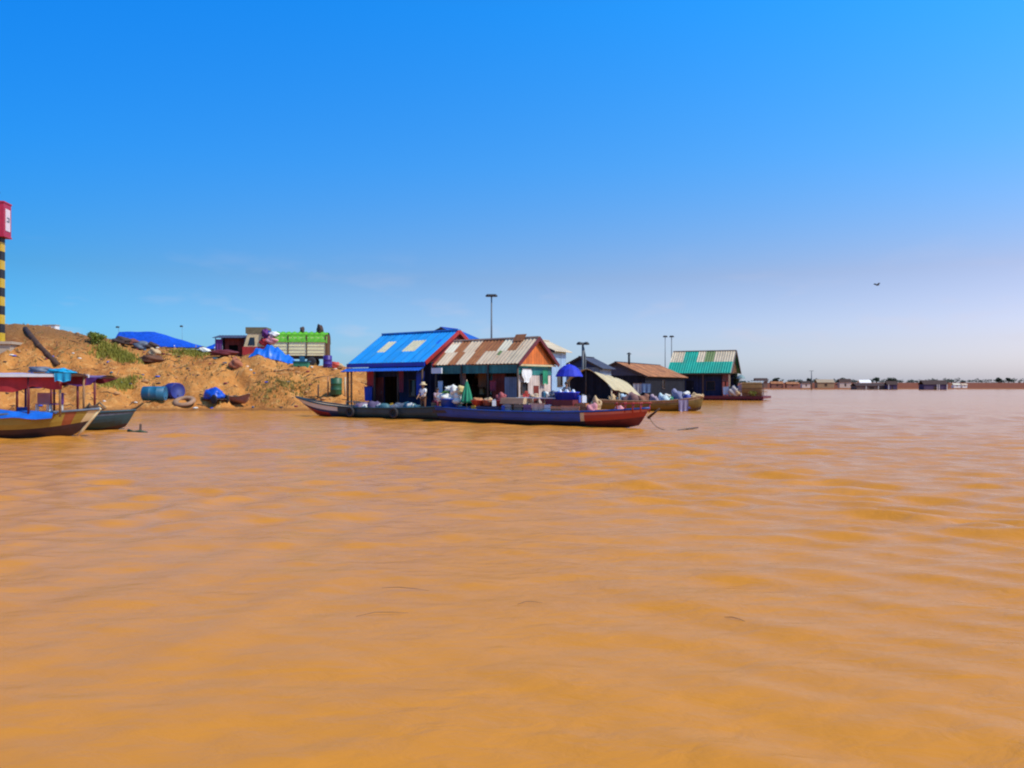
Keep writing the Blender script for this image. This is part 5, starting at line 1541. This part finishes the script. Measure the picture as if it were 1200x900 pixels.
FLD = .5
mb = MB(); mb.box(-4.7, 3.6, -.56, .56, .44, .495, wood_dark); mb.build('cargo_deck', bd)
sx_ = DA
t = thing('plastic_tub', 'blue plastic tub heaped with white sacks on the blue boat', 'tub', on(bd, 527, -.1, .665), DA)
mb = MB(); mb.lathe([(0, 0), (.42, 0), (.52, .55), (.56, .57), (.56, .62), (.48, .60), (.4, .08), (0, .08)], plastic_blue, None, 20); mb.build('tub', t)
mb = MB(); mb.tube([(-.55, 0, .5), (-.66, 0, .42), (-.55, 0, .34)], .02, plastic_blue, 6); mb.tube([(.55, 0, .5), (.66, 0, .42), (.55, 0, .34)], .02, plastic_blue, 6); mb.build('handles', t)
mb = MB(); mb.box(-1.1, 1.1, -.42, .42, 0, .16, wood_dark); single('pallet', mb, 'dark pallet under the blue tub and white sacks', 'pallet', on(bd, 530, -.15, FLD), DA)
for i, (pxx, y, z, r) in enumerate(((519, .1, 1.1, (.38, .3, .27)), (527, -.1, 1.2, (.5, .38, .24)), (537, .1, 1.0, (.48, .36, .34)), (534, .0, 1.5, (.42, .32, .28)), (528, .15, 1.58, (.30, .26, .26)), (540, .05, 1.55, (.26, .24, .28)))):
    lab = ['white sack at the left of the heap over the blue tub', 'white sack lying across the blue tub', 'white sack at the right of the heap low beside the parasol', 'white sack high in the heap beside the parasol',
           'round white sack at the back of the heap', 'yellowish sack topping the heap beside the parasol'][i]
    sack(lab, on(bd, pxx, y, z), r, sack_white if i != 5 else M('straw sack', (.58, .46, .20), .8, .2), 20 + i, DA + i, group='white sacks over the tub')
shrub('vegetable_bundle', 'bundle of green vegetables laid on the white sacks', on(bd, 527, -.25, 1.5), (.55, .25, .12), 160, .07, M('vegetable green', (.10, .26, .04), .6, .4), 6, cat='vegetables')


def parasol(label, loc, open_, r, hgt, mat, rotz=0, tilt=0.):
    t = thing('parasol', label, 'parasol', loc, rotz)
    mb = MB(); mb.tube([(0, 0, 0), (0, 0, hgt + .08)], .025, wood_pale, 8); mb.build('pole', t)
    mb = MB(); n = 16
    if open_:
        prof = [(r, -.36 * r), (r * .98, -.30 * r), (r * .75, .10 * r), (r * .42, .36 * r), (.03, .5 * r)]
        vs = []; fs = []
        for rr_, z in prof:
            for k in range(n):
                q = 2 * PI * k / n; sc_ = 1 if k % 2 == 0 else .95
                vs.append((rr_ * sc_ * math.cos(q), rr_ * sc_ * math.sin(q), hgt - .5 * r + z + (.02 if k % 2 else 0)))
        for i in range(len(prof) - 1):
            for k in range(n): fs.append((i * n + k, i * n + (k + 1) % n, (i + 1) * n + (k + 1) % n, (i + 1) * n + k))
        mb.add(vs, fs, mat)
    else:
        vs = []; fs = []; prof = [(r * .80, .0), (r, .08), (r * .72, .45), (r * .42, .75), (r * .16, .97), (.02, 1.0)]
        L0 = hgt * .68
        for rr_, z in prof:
            for k in range(n):
                q = 2 * PI * k / n; sc_ = 1 if k % 2 == 0 else .72
                vs.append((rr_ * sc_ * math.cos(q), rr_ * sc_ * math.sin(q), hgt - L0 + z * L0))
        for i in range(len(prof) - 1):
            for k in range(n): fs.append((i * n + k, i * n + (k + 1) % n, (i + 1) * n + (k + 1) % n, (i + 1) * n + k))
        mb.add(vs, fs, mat)
    mb.build('canopy', t)
    if open_:
        for k in range(0, 16, 2):
            q = 2 * PI * k / 16; mb = MB(); mb.tube([(0, 0, hgt - .02), (r * .95 * math.cos(q), r * .95 * math.sin(q), hgt - .84 * r)], .008, grey, 5); mb.build('rib', t)
    return t


parasol('folded green parasol standing in the blue boat beside the white sacks', on(bd, 547, -.1, FLD), False, .34, 1.75, cloth_green)
# red and orange trays, boards
for i, (pxx, y, z, m_, lab) in enumerate(((560, -.1, .93, plastic_red, 'red plastic basket right of the green parasol'), (573, .1, .93, M('salmon basket', (.55, .16, .09), .6, .2), 'salmon coloured basket in the row behind the red one'),
                                          (585, 0, .93, M('dark red basket', (.28, .03, .04), .6, .3), 'dark red basket left of the stacked boards'))):
    t = thing('basket', lab, 'basket', on(bd, pxx, y, z), DA, 'baskets on the blue cargo boat')
    mb = MB(); mb.lathe([(0, 0), (.28, 0), (.36, .26), (.39, .27), (.39, .31), (.33, .30), (.26, .05), (0, .05)], m_, None, 18); mb.build('basket_body', t)
    mb = MB(); mb.blob((0, 0, .27), (.3, .28, .14), [wood_orange, sack_tan, maroon][i], i + 2, .3, 12, 8); mb.build('contents', t)
crate('long dark crate carrying the baskets on the blue boat', on(bd, 572, 0, FLD), DA, 2.0, .85, .41, M('dusty blue crate', (.06, .05, .12), .7, .3))
hung_cloth('hanging_cloth', 'pink cloth hanging from the shop front above the baskets', 'laundry', rhp(-1.9, -.02, 2.3), ROW, .5, .6, cloth_maroon, 3)
sack('pinkish red bundle on the dark red basket', on(bd, 587, .0, 1.2), (.28, .26, .24), M('rose sack', (.33, .07, .07), .8, .2), 31, DA)
t = MB()
for i in range(5): t.box(-.75, .75, -.5 + .02 * i, .45 - .03 * i, i * .062, i * .062 + .055, wood_pale)
single('board_stack', t, 'stack of pale sawn boards on grey crates', 'boards', on(bd, 606, -.05, 1.065), DA)
cr_ = [(598, .65, plastic_grey, 'light grey crate below the boards'), (611, .65, M('grey brown crate', (.22, .17, .12), .7, .25), 'grey brown crate right of the light grey one'),
       (622, .62, plastic_purple, 'purple crate between the boards and the white table'), (634, .62, M('mauve crate', (.30, .16, .26), .6, .25), 'mauve crate under the white table'), (644, .55, plastic_white, 'white crate under the right end of the table')]
for pxx, s, m_, lab in cr_:
    crate(lab, on(bd, pxx, -.22, FLD), DA, .52, .62, .56, m_, group='crates on the blue cargo boat')
t = thing('market_table', 'long white topped table along the blue boat', 'table', on(bd, 634, .15, FLD), DA)
mb = MB(); mb.box(-1.35, 1.35, -.34, .34, .85, .90, cloth_white); mb.build('tabletop', t)
for x in (-1.25, 0, 1.25):
    for y in (-.28, .28): mb = MB(); mb.box(x - .03, x + .03, y - .03, y + .03, 0, .848, wood); mb.build('leg', t)
for pxx, r, m_, lab in ((641, (.3, .2, .16), sack_white, 'white sack on the long white table'), (626, (.26, .2, .12), M('flat tan sack', (.55, .4, .26), .8, .2), 'flat tan sack on the left half of the white table'), (648, (.24, .2, .2), tarp_grey, 'grey bundle at the right end of the white table')):
    sack(lab, on(bd, pxx, .1, FLD + .9), r, m_, pxx, DA, group='sacks on the white table')
crate('red crate at the end of the white table', on(bd, 662, -.1, FLD), DA, 1.2, .8, .5, M('orange red crate', (.80, .28, .13), .5, .2), topm=wood_orange)
crate('maroon box carrying the blue tub of jugs', on(bd, 664, -.1, FLD + .5), DA, 1.25, .8, .3, maroon, slats=False)
t = thing('plastic_tub', 'wide royal blue tub full of white bottles', 'tub', on(bd, 664, -.1, FLD + .8), DA)
mb = MB(); mb.lathe([(0, 0), (.58, 0), (.68, .34), (.71, .35), (.71, .39), (.64, .38), (.55, .06), (0, .06)], M('royal blue plastic', (.008, .03, .55), .35, .15), Matrix.Scale(.75, 4, (0, 1, 0)), 22); mb.build('tub', t)
for i in range(7):
    a = 2 * PI * i / 6
    x, y = (0, 0) if i == 6 else (.42 * math.cos(a), .28 * math.sin(a))
    bt_ = MB(); bt_.lathe([(0, .12), (.085, .12), (.09, .38), (.07, .44), (.03, .48), (.03, .52), (0, .52)], plastic_white, Matrix.Translation((x, y, 0)), 10)
    o = bt_.build('bottle'); o.location = on(bd, 664, -.1, FLD + .8); o.rotation_euler = (0, 0, DA)
    tag(o, 'white bottle standing in the royal blue tub', 'bottle', 'white bottles in the royal blue tub')
crate('long orange crate behind the pink bundle', on(bd, 682, .0, FLD), DA, .9, .7, .66, wood_orange, topm=cloth_pink)
sack('pink bundle on the side deck by the red bow', on(bd, 694, -.2, .7), (.27, .25, .26), cloth_pink, 44, DA)
sack('tan bundle standing at the start of the red bow deck', on(bd, 698, .1, .8), (.26, .24, .36), sack_tan, 45, DA)
mb = MB()
for i in range(3): mb.box(-.6, .6, -.3, .3, i * .05, i * .05 + .045, wood_orange)
single('board_stack', mb, 'short orange boards stacked on the red bow deck', 'boards', on(bd, 711, .0, .70), DA)
mb = MB(); mb.blob((0, 0, .14), (.25, .22, .18), cloth_pink, 3, .2, 10, 8, flat=.7); single('cloth_bundle', mb, 'small faded red bundle right of the orange boards', 'cloth', on(bd, 726, 0, .72), DA)

hung_cloth('hanging_cloth', 'salmon cloth draped over the front of the orange red crate', 'cloth', on(bd, 668, -.52, FLD + .52), DA, 1.1, .5, M('salmon cloth', (.72, .30, .17), .8, .2), 3)
hung_cloth('hanging_cloth', 'pale peach cloth over the crates under the white table', 'cloth', on(bd, 630, -.56, FLD + .62), DA, .8, .4, M('peach cloth', (.62, .40, .30), .8, .2), 8)
# jerrycans and bottles packed between the cargo
yellow_p = M('yellow plastic', (.62, .36, .03), .4, .15)
for i, (bt_, pxx, y, z, m_, sc_, lab) in enumerate(((bd, 556, -.34, .5, yellow_p, 1.0, 'yellow jerrycan in front of the green parasol'), (bd, 579, -.40, .93, plastic_white, .7, 'small white jerrycan beside the salmon basket'),
        (bd, 592, -.38, .5, plastic_blue, 1.1, 'blue jerrycan at the left end of the crates'), (bd, 617, .1, 1.42, plastic_red, .7, 'red can on the white table beside the boards'),
        (bd, 637, -.15, 1.42, plastic_teal, .65, 'teal can on the right half of the white table'), (bd, 655, .2, 1.42, yellow_p, .6, 'small yellow can behind the right end of the table'),
        (bd, 684, -.2, 1.17, plastic_white, .8, 'white jerrycan on the long orange crate'), (bd, 678, .1, 1.17, plastic_blue, .8, 'blue jerrycan on the long orange crate'),
        (bc, 488, -.1, .5, plastic_white, .7, 'white jerrycan left of the standing man'), (bc, 433, -.2, .55, plastic_blue, .8, 'blue jerrycan between the mauve and purple sacks'),
        (bc, 459, -.2, .6, yellow_p, .7, 'yellow jerrycan behind the teal bundle'))):
    k = sc_; mb = MB()
    mb.box(-.15 * k, .15 * k, -.1 * k, .1 * k, 0, .36 * k, m_)
    mb.prism([Vector((-.15 * k, -.1 * k, .362 * k)), Vector((.15 * k, -.1 * k, .362 * k)), Vector((.08 * k, -.1 * k, .44 * k)), Vector((-.12 * k, -.1 * k, .44 * k))], (0, .2 * k, 0), m_)
    mb.tube([(-.09 * k, 0, .43 * k), (-.09 * k, 0, .5 * k)], .035 * k, black, 8)
    mb.tube([(-.02 * k, 0, .43 * k), (0, 0, .49 * k), (.1 * k, 0, .47 * k), (.12 * k, 0, .37 * k)], .016 * k, m_, 6)
    single('jerrycan', mb, lab, 'jerrycan', on(bt_, pxx, y, z), DA + i * .7, 'jerrycans on the cargo boats')
# vendor under the parasol on the shop deck
parasol('open royal blue parasol over the vendor on the shop deck', rhp(1.75, 2.5, .52), True, .84, 2.72, M('royal blue cloth', (.006, .02, .42), .7, .25), .3)
t = thing('plastic_chair', 'maroon chair beside the vendor under the blue parasol', 'chair', rhp(1.5, 1.75, .52), ROW + R(20))
mb = MB(); mb.box(-.26, .26, -.25, .25, .41, .45, cloth_maroon); mb.build('seat', t)
mb = MB(); mb.prism([Vector((-.26, .22, .452)), Vector((.26, .22, .452)), Vector((.22, .3, 1.0)), Vector((-.22, .3, 1.0))], (0, .03, 0), cloth_maroon); mb.build('backrest', t)
for a in (-.22, .22):
    for b_ in (-.2, .2): mb = MB(); mb.box(a - .025, a + .025, b_ - .025, b_ + .025, 0, .408, cloth_maroon); mb.build('leg', t)
person('vendor with dark hair standing in a grey shirt under the blue parasol', rhp(2.25, 1.5, .52), ROW + R(20), False, tarp_grey, cloth_maroon, None, (.5, .6), .05)
mb = MB(); mb.blob((0, 0, .45), (.7, .55, .6), cloth_maroon, 4, .2, 14, 9, flat=.72)
single('covered_bundle', mb, 'dark maroon covered heap left of the vendor', 'bundle', rhp(.75, 2.3, .52), ROW)
mb = MB(); mb.box(-.5, .5, -.4, .4, 0, .5, wood_orange); mb.box(-.45, .35, -.35, .3, .502, .8, wood_dark)
single('wooden_chest', mb, 'orange brown chest on the shop deck right of the vendor', 'chest', rhp(2.9, 1.2, .52), ROW)

# ------------------------------------------------------------------ boat in front of the green house, with its load
E_rows = lambda f, r: wood_dark if r < .25 else (hull_olive if r < .86 else wood)
pa = Vector((6.6, 64.6, 0)); pb_ = Vector((15.0, 63.4, 0)); dv = pb_ - pa
be, shE = boat('cargo_boat', 'olive brown boat loaded with white and blue sacks below the beige shelter', (pa + pb_) / 2, math.atan2(dv.y, dv.x), wood, 'long cargo boats in front of the houses',
               deck_from=.84, deck_m=wood_pale, L_=dv.length, B_=1.9, H_=.78, bow=.45, stern=.1, draft=.25, tr=.7, rake=.03, rows=E_rows, full=.6, pb=3.0, thwarts=(.15,))
EA = be.rotation_euler.z
for pxx, y, r, m_, lab in ((742, 0, (.75, .6, .72), M('brown bale', (.20, .10, .09), .85, .3), 'brown bale on the olive boat near the tarpaulin shelter'), (754, 0, (.6, .5, .66), M('rust bale', (.24, .10, .06), .85, .3), 'reddish brown bale second on the olive boat'),
                           (767, 0, (.5, .45, .62), cloth_mauve, 'mauve sack in the middle of the olive boat'), (778, -.2, (.55, .45, .66), M('aqua sack', (.50, .62, .62), .7, .15), 'pale aqua sack on the olive boat'),
                           (786, .1, (.45, .4, .62), cloth_green, 'green sack right of the pale aqua one'), (795, .1, (.55, .5, .9), M('slate sack', (.20, .20, .30), .8, .3), 'tall slate coloured sack on the olive boat'),
                           (805, -.1, (.5, .45, .74), M('royal sack', (.05, .07, .30), .7, .3), 'dark blue sack near the bow of the olive boat')):
    sack(lab, on(be, pxx, y, .2), r, m_, pxx, EA, group='load of the olive boat')
sack('bright white sack on top of the dark blue one', on(be, 804, -.1, 1.18), (.28, .24, .22), sack_white, 9, EA, group='load of the olive boat')
sack('small white sack on the pale aqua one', on(be, 781, -.2, 1.08), (.32, .26, .16), sack_white, 10, EA, group='load of the olive boat')
mb = MB(); mb.tube([(-.5, 0, .0), (-.1, .1, .45), (.35, 0, .12), (.6, .05, .34)], .09, sack_tan, 7); mb.blob((0, 0, .16), (.5, .35, .22), sack_tan, 7, .3, 12, 8, flat=.7)
single('net_heap', mb, 'tan heap of net on the bow of the olive boat', 'net', on(be, 815, 0, .98), EA)
hung_cloth('hanging_cloth', 'lilac cloth hanging over the side of the olive boat', 'cloth', on(be, 801, -.98, .98), EA, .75, .95, M('lilac cloth', (.28, .24, .36), .8, .2), 3)

# things on and around the beige shelter
for x, y, r, m_, lab in ((2.0, .6, (.35, .35, .5), sack_tan, 'tan sack at the near corner of the beige shelter'), (2.2, 2.4, (.4, .4, .55), cloth_skyblue, 'pale blue sack under the edge of the beige shelter'),
                         (2.3, 4.4, (.5, .45, .55), cloth_mauve, 'mauve bundle under the far edge of the beige shelter'), (.3, .8, (.55, .5, .7), sack_dark, 'dark bundle in the shade of the beige shelter')):
    sack(lab, world_of(th_, x, y, .48), r, m_, int(x * 10 + y), 0)
hung_cloth('hanging_cloth', 'light blue cloth hung behind the beige shelter', 'laundry', at(757, 449, 78), -R(10), 1.0, .9, M('denim cloth', (.10, .17, .30), .8, .2), 2)
hung_cloth('hanging_cloth', 'grey cloth hung at the far end of the beige shelter', 'laundry', at(747, 449, 76), -R(10), .8, 1.0, M('grey cloth', (.26, .26, .30), .8, .2), 5)

# deck goods right of the green house
shrub('potted_plant', 'dark potted shrub taller than the deck goods at the green house corner', ghp(.55, 1.2, 2.0), (.6, .6, .95), 420, .14, leaf_d, 8, cat='plant')
t = thing('water_tank', 'tall dark tank stand carrying the shrub at the corner of the green house', 'tank', ghp(.55, 1.2, .58), 0)
mb = MB(); mb.lathe([(0, 0), (.42, 0), (.44, .03), (.44, 1.3), (.36, 1.42), (0, 1.42)], hull_navy, None, 16); mb.build('body', t)
parasol('small grey green parasol on the deck of the green house', ghp(1.15, .5, .58), True, .62, 2.9, M('grey green cloth', (.16, .24, .24), .7, .2))
sack('large pale tarpaulin bundle on the deck beside the green house', ghp(.2, -.05, .58), (.6, .5, .75), M('pale bundle', (.38, .33, .31), .8, .15), 12, -R(24))
sack('wide tan bundle low at the front of the green house deck', ghp(.55, -.2, .58), (.6, .25, .55), sack_tan, 13, -R(24))
hung_cloth('hanging_cloth', 'mauve cloth hung between the parasol and the bundles', 'laundry', ghp(1.35, .2, 2.2), -R(24), .9, 1.2, cloth_mauve, 7)
hung_cloth('hanging_cloth', 'dark maroon cloth hung right of the mauve one', 'laundry', ghp(1.9, .3, 2.2), -R(24), .5, 1.3, cloth_maroon, 8)
hung_cloth('hanging_cloth', 'white cloth at the pale corner post of the green house', 'laundry', ghp(-.75, -.1, 1.9), -R(24), .8, 1.1, cloth_skyblue, 9)
t = thing('wicker_screen', 'tall brown wicker screen at the right end of the green house deck', 'screen', ghp(2.3, -.2, .58), -R(24))
mb = MB()
for i in range(38): mb.tube([(-.9 + i * .068, .02 * (i % 2), 0), (-.9 + i * .068, .02 * (i % 2), 1.85 + .06 * ((i * 7) % 5) / 5)], .035, M('wicker', (.30, .16, .05), .85, .3), 5)
mb.build('cane', t)
mb = MB(); [mb.box(-.95, 1.7, -.07, -.04, z, z + .06, wood_dark) for z in (.3, 1.0, 1.6)]; mb.build('cross_rail', t)
shrub('potted_plant', 'yellow green plants along the outer edge of the green house deck', ghp(3.0, -.35, .6), (.9, .3, .42), 300, .1, M('yellow leaf', (.22, .22, .03), .7, .35), 9, cat='plant')
mb = MB(); mb.sheet((-.9, 0, 0), (1.8, 0, 0), (0, 1.6, .3), lambda u, v: M('grey sheet', (.34, .33, .30), .6, .15), .3, .02, 4)
for x in (-.8, .8):
    mb.tube([(x, .1, -1.75), (x, .1, -.02)], .05, wood_dark, 6); mb.tube([(x, 1.5, -1.75), (x, 1.5, .24)], .05, wood_dark, 6)
single('lean_to', mb, 'low grey lean-to roof on posts behind the wicker screen', 'shelter', ghp(3.1, .6, 2.35), -R(24))

# ------------------------------------------------------------------ river things
mb = MB(); q0, q1, q2 = at(788, 507.5, 35.8), at(803, 503.5, 36.2), at(818, 501, 37.)
mb.tube([q0, (q0 + q1) / 2 + Vector((0, 0, .03)), q1, q2], [.06, .055, .05, .03], wood_dark, 7); mb.tube([(q1.x + .15, q1.y, -.3), (q1.x + .12, q1.y, q1.z + .05)], .06, wood_dark, 7)
single('driftwood_branch', mb, 'bare forked branch sticking out of the water right of the red bow', 'branch')
mb = MB(); a = world_of(bd, (Vector((6.35, 37.6, 0)) - bd.location).length, 0, .55)
mb.tube([a + (q0 - a) * f + Vector((0, 0, -.35 * math.sin(PI * f) * (1 - f))) for f in [i / 10 for i in range(11)]], .018, rope_m, 5)
single('mooring_rope', mb, 'thin rope running from the red bow to the forked branch', 'rope')
for i, (pxx, pyy, l_, ang, lab) in enumerate(((862, 729, .085, -25, 'short dark stick standing in for a ripple shadow at right on the open water'), (621, 710, .12, 8, 'short stick standing in for a ripple shadow in the middle of the river'), (475, 693, .24, -6, 'long thin stick standing in for a ripple shadow left of the middle'), (448, 723, .22, 8, 'thin stick standing in for a ripple shadow nearest to the camera'))):
    Y = CAMZ * F / (pyy - 452); mb = MB(); ca, sa = math.cos(R(ang)), math.sin(R(ang))
    mb.tube([(-l_ * ca, -l_ * sa * 2, .0), (-.3 * l_ * ca, .02, .015), (.4 * l_ * ca, l_ * sa, .012), (l_ * ca, l_ * sa * 2, -.002)], [.001, .0035, .003, .001], wood, 5)  # thin sticks added in place of dark ripple shadows
    single('ripple_shade_stick', mb, lab, 'ripple shade stick', ((pxx - 600) / F * Y, Y, .022), 0, 'sticks standing in for ripple shadows')
# bird
p = at(1028, 334, 90); mb = MB()
mb.blob((0, 0, 0), (.22, .09, .08), bird_m, 1, .0, 10, 7); mb.blob((.24, 0, .03), (.07, .05, .05), bird_m, 1, 0, 8, 6)
for s in (-1, 1): mb.prism([Vector((.10, s * .05, .03)), Vector((-.1, s * .05, .03)), Vector((-.12, s * .3, .2)), Vector((-.05, s * .52, .12)), Vector((.06, s * .3, .21))], (0, 0, .012), bird_m)
mb.prism([Vector((-.2, -.04, 0)), Vector((-.38, -.08, .0)), Vector((-.38, .08, 0)), Vector((-.2, .04, 0))], (0, 0, .012), bird_m)
single('bird', mb, 'small dark bird flying in the clear sky', 'bird', p, R(20))

# ------------------------------------------------------------------ far bank
def far_house(label, px0, px1, py_top, py_base, Y, wall_m, roof_m, group, floating=False, posts=None, roof_h=.45):
    a = at(px0, py_base, Y); b = at(px1, py_top, Y); w_ = b.x - a.x
    z0 = max(a.z, -.0 if floating else gz((a.x + b.x) / 2, Y)); z1 = b.z; dz = z1 - z0
    t = thing('far_house', label, 'house', (a.x, Y, z0), 0, group)
    dp = max(3.5, w_ * .5); zw = dz * (1 - roof_h)
    wl = MB(); wall_x(wl, .1, w_ - .1, .4, -.8 if not floating else 0, zw, wall_m, [(w_ * .42, w_ * .58, 0.02, zw * .75)], .15); wall_x(wl, .1, w_ - .1, dp - .4, -.8 if not floating else 0, zw, wall_m, (), .15)
    wall_y(wl, .48, dp - .48, .17, -.8 if not floating else 0, zw, wall_m, (), .15); wall_y(wl, .48, dp - .48, w_ - .17, -.8 if not floating else 0, zw, wall_m, (), .15); wl.build('wall', t)
    rf = MB(); gable_roof(rf, -.25, w_ + .25, 0, dp, zw + .02, dz, lambda u, v: roof_m, lambda u, v: roof_m, .6, .02, 3); rf.build('roof', t)
    dr = MB(); dr.box(w_ * .43, w_ * .57, .45, .52, .03, zw * .74, wood_dark); dr.build('door', t)
    if floating:
        dk = MB(); dk.box(-.8, w_ + .8, -.6, dp, -.3, -.02, wood_dark); dk.build('deck', t)
        for x in (posts or (.1, .9)):
            ps = MB(); ps.box(w_ * x - .12, w_ * x + .12, -.3, -.05, 0, zw, white); ps.build('post', t)
    return t


FG = 'houses along the far bank'
dim = M('far dull wall', (.16, .09, .07), .8, .3); roof_d = M('far dark roof', (.07, .045, .04), .8, .3, spec=.1); purple_w = M('far purple wall', (.06, .035, .09), .8, .3)
far_house('pinkish white house on the far bank beside the lone lamp mast', 940, 950, 446.5, 453, 452, M('far pink wall', (.58, .46, .40), .7, .1), roof_d, FG)
far_house('long tan house on the far bank right of the lone lamp mast', 958, 978, 444.5, 453, 465, M('far tan wall', (.30, .19, .10), .8, .2), M('far tan roof', (.34, .25, .16), .7, .2), FG)
far_house('dark roofed house left of the small white one on the far bank', 984, 998, 444, 453, 468, M('far cream wall', (.50, .40, .34), .8, .1), roof_d, FG)
far_house('white roofed house on the far bank behind the low floating row', 1008, 1021, 445, 453, 470, white, white, FG)
far_house('low dark floating house on the left of the far floating pair', 1004, 1040, 449, 456.3, 418, dim, roof_d, FG, True, (.3, .7))
far_house('dark purple floating house under the round tree', 1040, 1052, 446.5, 456.3, 415, purple_w, roof_d, FG, True, (.1,))
far_house('dark navy floating house with white posts alone on the right', 1083, 1111, 445.5, 456.8, 400, purple_w, roof_d, FG, True, (.54, .62, .95))
far_house('small white building low on the far right bank', 1118, 1126, 449.2, 453, 466, white, tin_white, FG)
far_house('second small white building low on the far right bank', 1128, 1134, 449.5, 453, 468, white, tin_pale, FG)
far_house('dull brown house at the left end of the far bank', 886, 900, 443, 452, 330, dim, roof_d, FG)
far_house('brown house among the trees at the left of the far bank', 904, 918, 447, 453, 470, M('far brown wall', (.22, .09, .06), .8, .3), rust, FG)
far_house('reddish house between the brown and pinkish white ones', 922, 936, 447.5, 453, 468, M('far red wall', (.28, .12, .08), .8, .3), rust_orange, FG)


def tree(label, px, py_top, Y, r, seed, group='trees on the far bank'):
    p = at(px, py_top, Y); bz = gz(p.x, Y); H = max(3.0, p.z - bz)
    t = thing('broadleaf_tree', label, 'tree', (p.x, Y, bz), 0, group)
    mb = MB(); mb.tube([(0, 0, -.3), (.1, 0, H * .35), (.0, 0, H * .7)], [.28, .2, .1], bark, 7)
    for k in range(4):
        a = k * 1.6 + seed; mb.tube([(.05, 0, H * .35), (math.cos(a) * r * .5, math.sin(a) * r * .5, H * .7)], [.12, .05], bark, 5)
    mb.build('trunk', t)
    mb = MB(); leaf_cloud(mb, (0, 0, H * .66), (r, r, H * .42), 700, .42, leaf_d, seed); mb.build('crown', t)


for i, (pxx, pyt, Y, r, lab) in enumerate(((948, 444, 480, 2.2, 'small dark tree right behind the lone lamp mast'), (990, 443.5, 482, 3.0, 'wide dark tree behind the dark roofed far house'), (1027, 445, 490, 2.4, 'low tree between the white roof and the round tree'),
                                           (1046, 442.5, 478, 3.8, 'round dark tree rising highest above the floating houses'), (909, 444.5, 490, 2.4, 'dark tree at the left end of the far bank'), (1171, 444.5, 500, 2.2, 'small tree standing out of the far right treeline'),
                                           (1182, 445, 500, 2.0, 'second small tree standing out near the right edge'))):
    tree(lab, pxx, pyt, Y, r, i + 3)
rn = random.Random(5); mb = MB(); x = 130.
while x < 560:
    Y = 497 + rn.uniform(-3, 16) + max(0, (x - 150) * .03); hh = rn.uniform(1.2, 2.6) * (1 if x > 255 else .7)
    leaf_cloud(mb, (x, Y, gz(x, Y) + hh * .5), (rn.uniform(2, 4.5), 2.5, hh), 90, .42, leaf_d, int(x * 7))
    x += rn.uniform(1.6, 3.4)
single('treeline', mb, 'low dark treeline along the top of the far bank', 'trees', kind='stuff')
